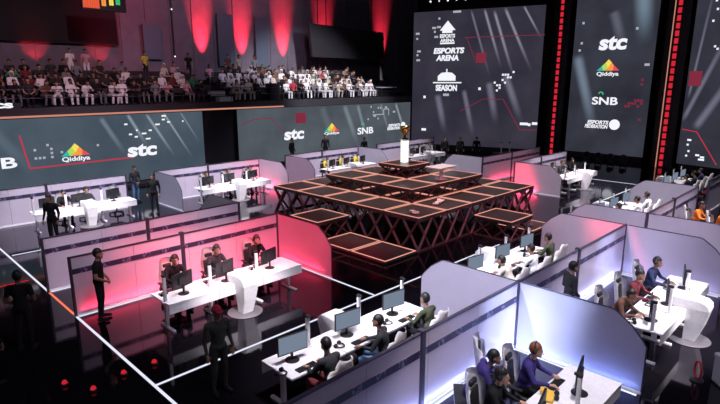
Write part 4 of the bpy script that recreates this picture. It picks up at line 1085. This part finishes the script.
spot('white_panel_wash', (10.5, 7.5, 12.2), (18.06, 5.5, .8), 5000, (.95, .84, 1.), 26, .6)
spot('white_end_wash', (16.5, 7.5, 12.2), (24.2, 6.3, .8), 6000, (.95, .88, 1.), 24, .6)
spot('stage_end_wash', (17.5, 14.0, 12.2), (25.1, 12.3, .8), 5500, (1., .84, .95), 26, .6)
spot('behind_end_wash', (17.5, 18.0, 12.2), (25.3, 16.8, .8), 6500, (.92, .88, 1.), 22, .6)
spot('far_end_wash', (3.0, 22.4, 12.2), (10.6, 22.8, .8), 4200, (.72, .8, 1.), 22, .6)
spot('far_pink_wash', (9.0, 22.4, 12.2), (16.4, 22.8, .8), 3600, (1., .62, .80), 22, .6)
spot('yellow_end_wash', (11.0, 22.4, 12.2), (18.2, 22.8, .8), 3600, (1., .7, .9), 22, .6)
spot('yellow_far_wash', (16.5, 22.4, 12.2), (24.0, 22.8, .8), 3400, (.8, .8, 1.), 22, .6)
spot('wash_centre', (8.5, 11.5, 12.2), (9.8, 5.4, .8), 1400, (.9, .86, 1.), 45)
spot('wash_right', (15.0, .0, 12.2), (15.0, 4.6, 1.0), 1500, LI, 50)
spot('wash_right_far', (24.0, -1.0, 12.2), (21.5, 4.0, 1.0), 2600, LI, 50)
spot('wash_stage_right', (24.0, 8.0, 12.2), (26.5, 13.5, 1.0), 2200, (1., .8, .95), 45)
spot('wash_far', (10.0, 18.0, 12.2), (10.0, 24.0, 1.0), 7000, (.86, .84, 1.), 60)
spot('wash_far_centre', (22.0, 18.0, 12.2), (22.0, 24.0, 1.0), 3400, (.86, .80, 1.), 60)
# glow at the foot of the panels
spot('corner_blue', (6.8, 1.6, 11.8), (9.72, 4.35, .75), 42000, (.55, .68, 1.), 9, 1.)
spot('corner_blue_wall', (7.0, 1.0, 11.8), (9.2, 4.95, .55), 26000, (.55, .68, 1.), 9, 1.)
spot('right_corner_blue', (13.0, 1.0, 11.8), (14.8, 4.95, .5), 18000, (.6, .7, 1.), 9, 1.)
area('panel_foot_blue', (9.62, 3.7, .06), (9.74, 3.7, .8), 11, 2.3, .06, (.22, .34, 1.))
area('panel_foot_purple', (7.2, 4.86, .06), (7.2, 4.98, .8), 24, 4.6, .06, (.34, .44, 1.))
area('panel_foot_right', (15.95, 3.7, .06), (16.09, 3.7, .8), 7, 2.3, .06, (.5, .5, 1.))
area('wall_foot_right', (12.9, 4.86, .06), (12.9, 4.98, .8), 26, 6.0, .06, (.40, .5, 1.))
area('wall_foot_red', (6.6, 13.22, .10), (6.6, 13.33, .7), 30, 5.6, .08, RED)
area('panel_foot_red', (9.60, 12.2, .10), (9.73, 12.2, .8), 14, 1.9, .08, RED)
area('far_wall_foot_red', (7.2, 15.42, .10), (7.2, 15.53, .7), 25, 4.8, .08, RED)
spot('pale_red', (13.2, 9.0, 11.5), (16.05, 5.3, .75), 34000, RED, 9, 1.)
area('stage_right_red', (25.02, 12.8, .10), (25.10, 12.8, .8), 34, 1.2, .08, RED)
area('stage_right_wall_red', (28.5, 15.42, .10), (28.5, 15.53, .7), 30, 5.0, .08, RED)
area('far_pink', (16.3, 22.9, .10), (16.38, 22.9, .8), 40, 1.6, .08, RED)
spot('stage_red_left', (6.0, 8.0, 11.8), (13.6, 13.5, .7), 2600, (1., .06, .08), 34, .8)
spot('stage_red_front', (11.0, 2.0, 11.8), (17.2, 10.6, .7), 2800, (1., .06, .08), 34, .8)
spot('wall_red_left', (13.5, 31.0, 14.0), (15.0, 36.9, 10.0), 1300, (1., .04, .12), 70, .9)
spot('wall_red_top', (24.0, 31.5, 14.4), (24.5, 36.9, 12.0), 350, (1., .04, .10), 110, .9)
spot('stage_top', (16, 16, 12.2), (17.3, 14.2, 1.5), 5000, (1., .85, .8), 55)
# audience and back wall
for i, x in enumerate(UP[:5]): spot('uplight', (x, 36.2, 6.02), (x, 36.70, 8.4), 20000, (1., .03, .06), 32, 1., .08)
for x in UP[5:]: spot('uplight', (x, 36.2, 6.02), (x, 36.85, 8.0), 500, (1., .03, .05), 60, .7, .08)
spot('crowd_right', (24, 16, 13.2), (27.5, 30.8, 5.0), 17000, (.95, .92, 1.), 42)
spot('crowd_left', (8, 15, 13.2), (9.5, 30.8, 5.0), 5200, (1., .58, .70), 50)
spot('back_wall', (20, 22, 13.5), (22, 36.9, 9.5), 2000, (.85, .72, 1.), 70)
area('hall_fill', (6, 4, 14.6), (14, 13, 0), 900, 10, 10, (.8, .76, 1.))

w = bpy.data.worlds.new('World'); scene.world = w; w.use_nodes = True
w.node_tree.nodes['Background'].inputs[0].default_value = (.03, .024, .04, 1); w.node_tree.nodes['Background'].inputs[1].default_value = 1.

cam = bpy.data.cameras.new('Camera'); co = bpy.data.objects.new('Camera', cam); COL.objects.link(co)
cam.sensor_width = 36.; cam.lens = 530. * 36 / 720; cam.clip_end = 200
co.location = (0, 0, 5.6); co.rotation_euler = (PI / 2 - math.atan(121 / 530.), 0, math.radians(44.7 - 90))
scene.camera = co
vs = scene.view_settings; vs.view_transform = 'Standard'; vs.look = 'None'; vs.gamma = 1.; vs.use_curve_mapping = False; vs.exposure = 0.
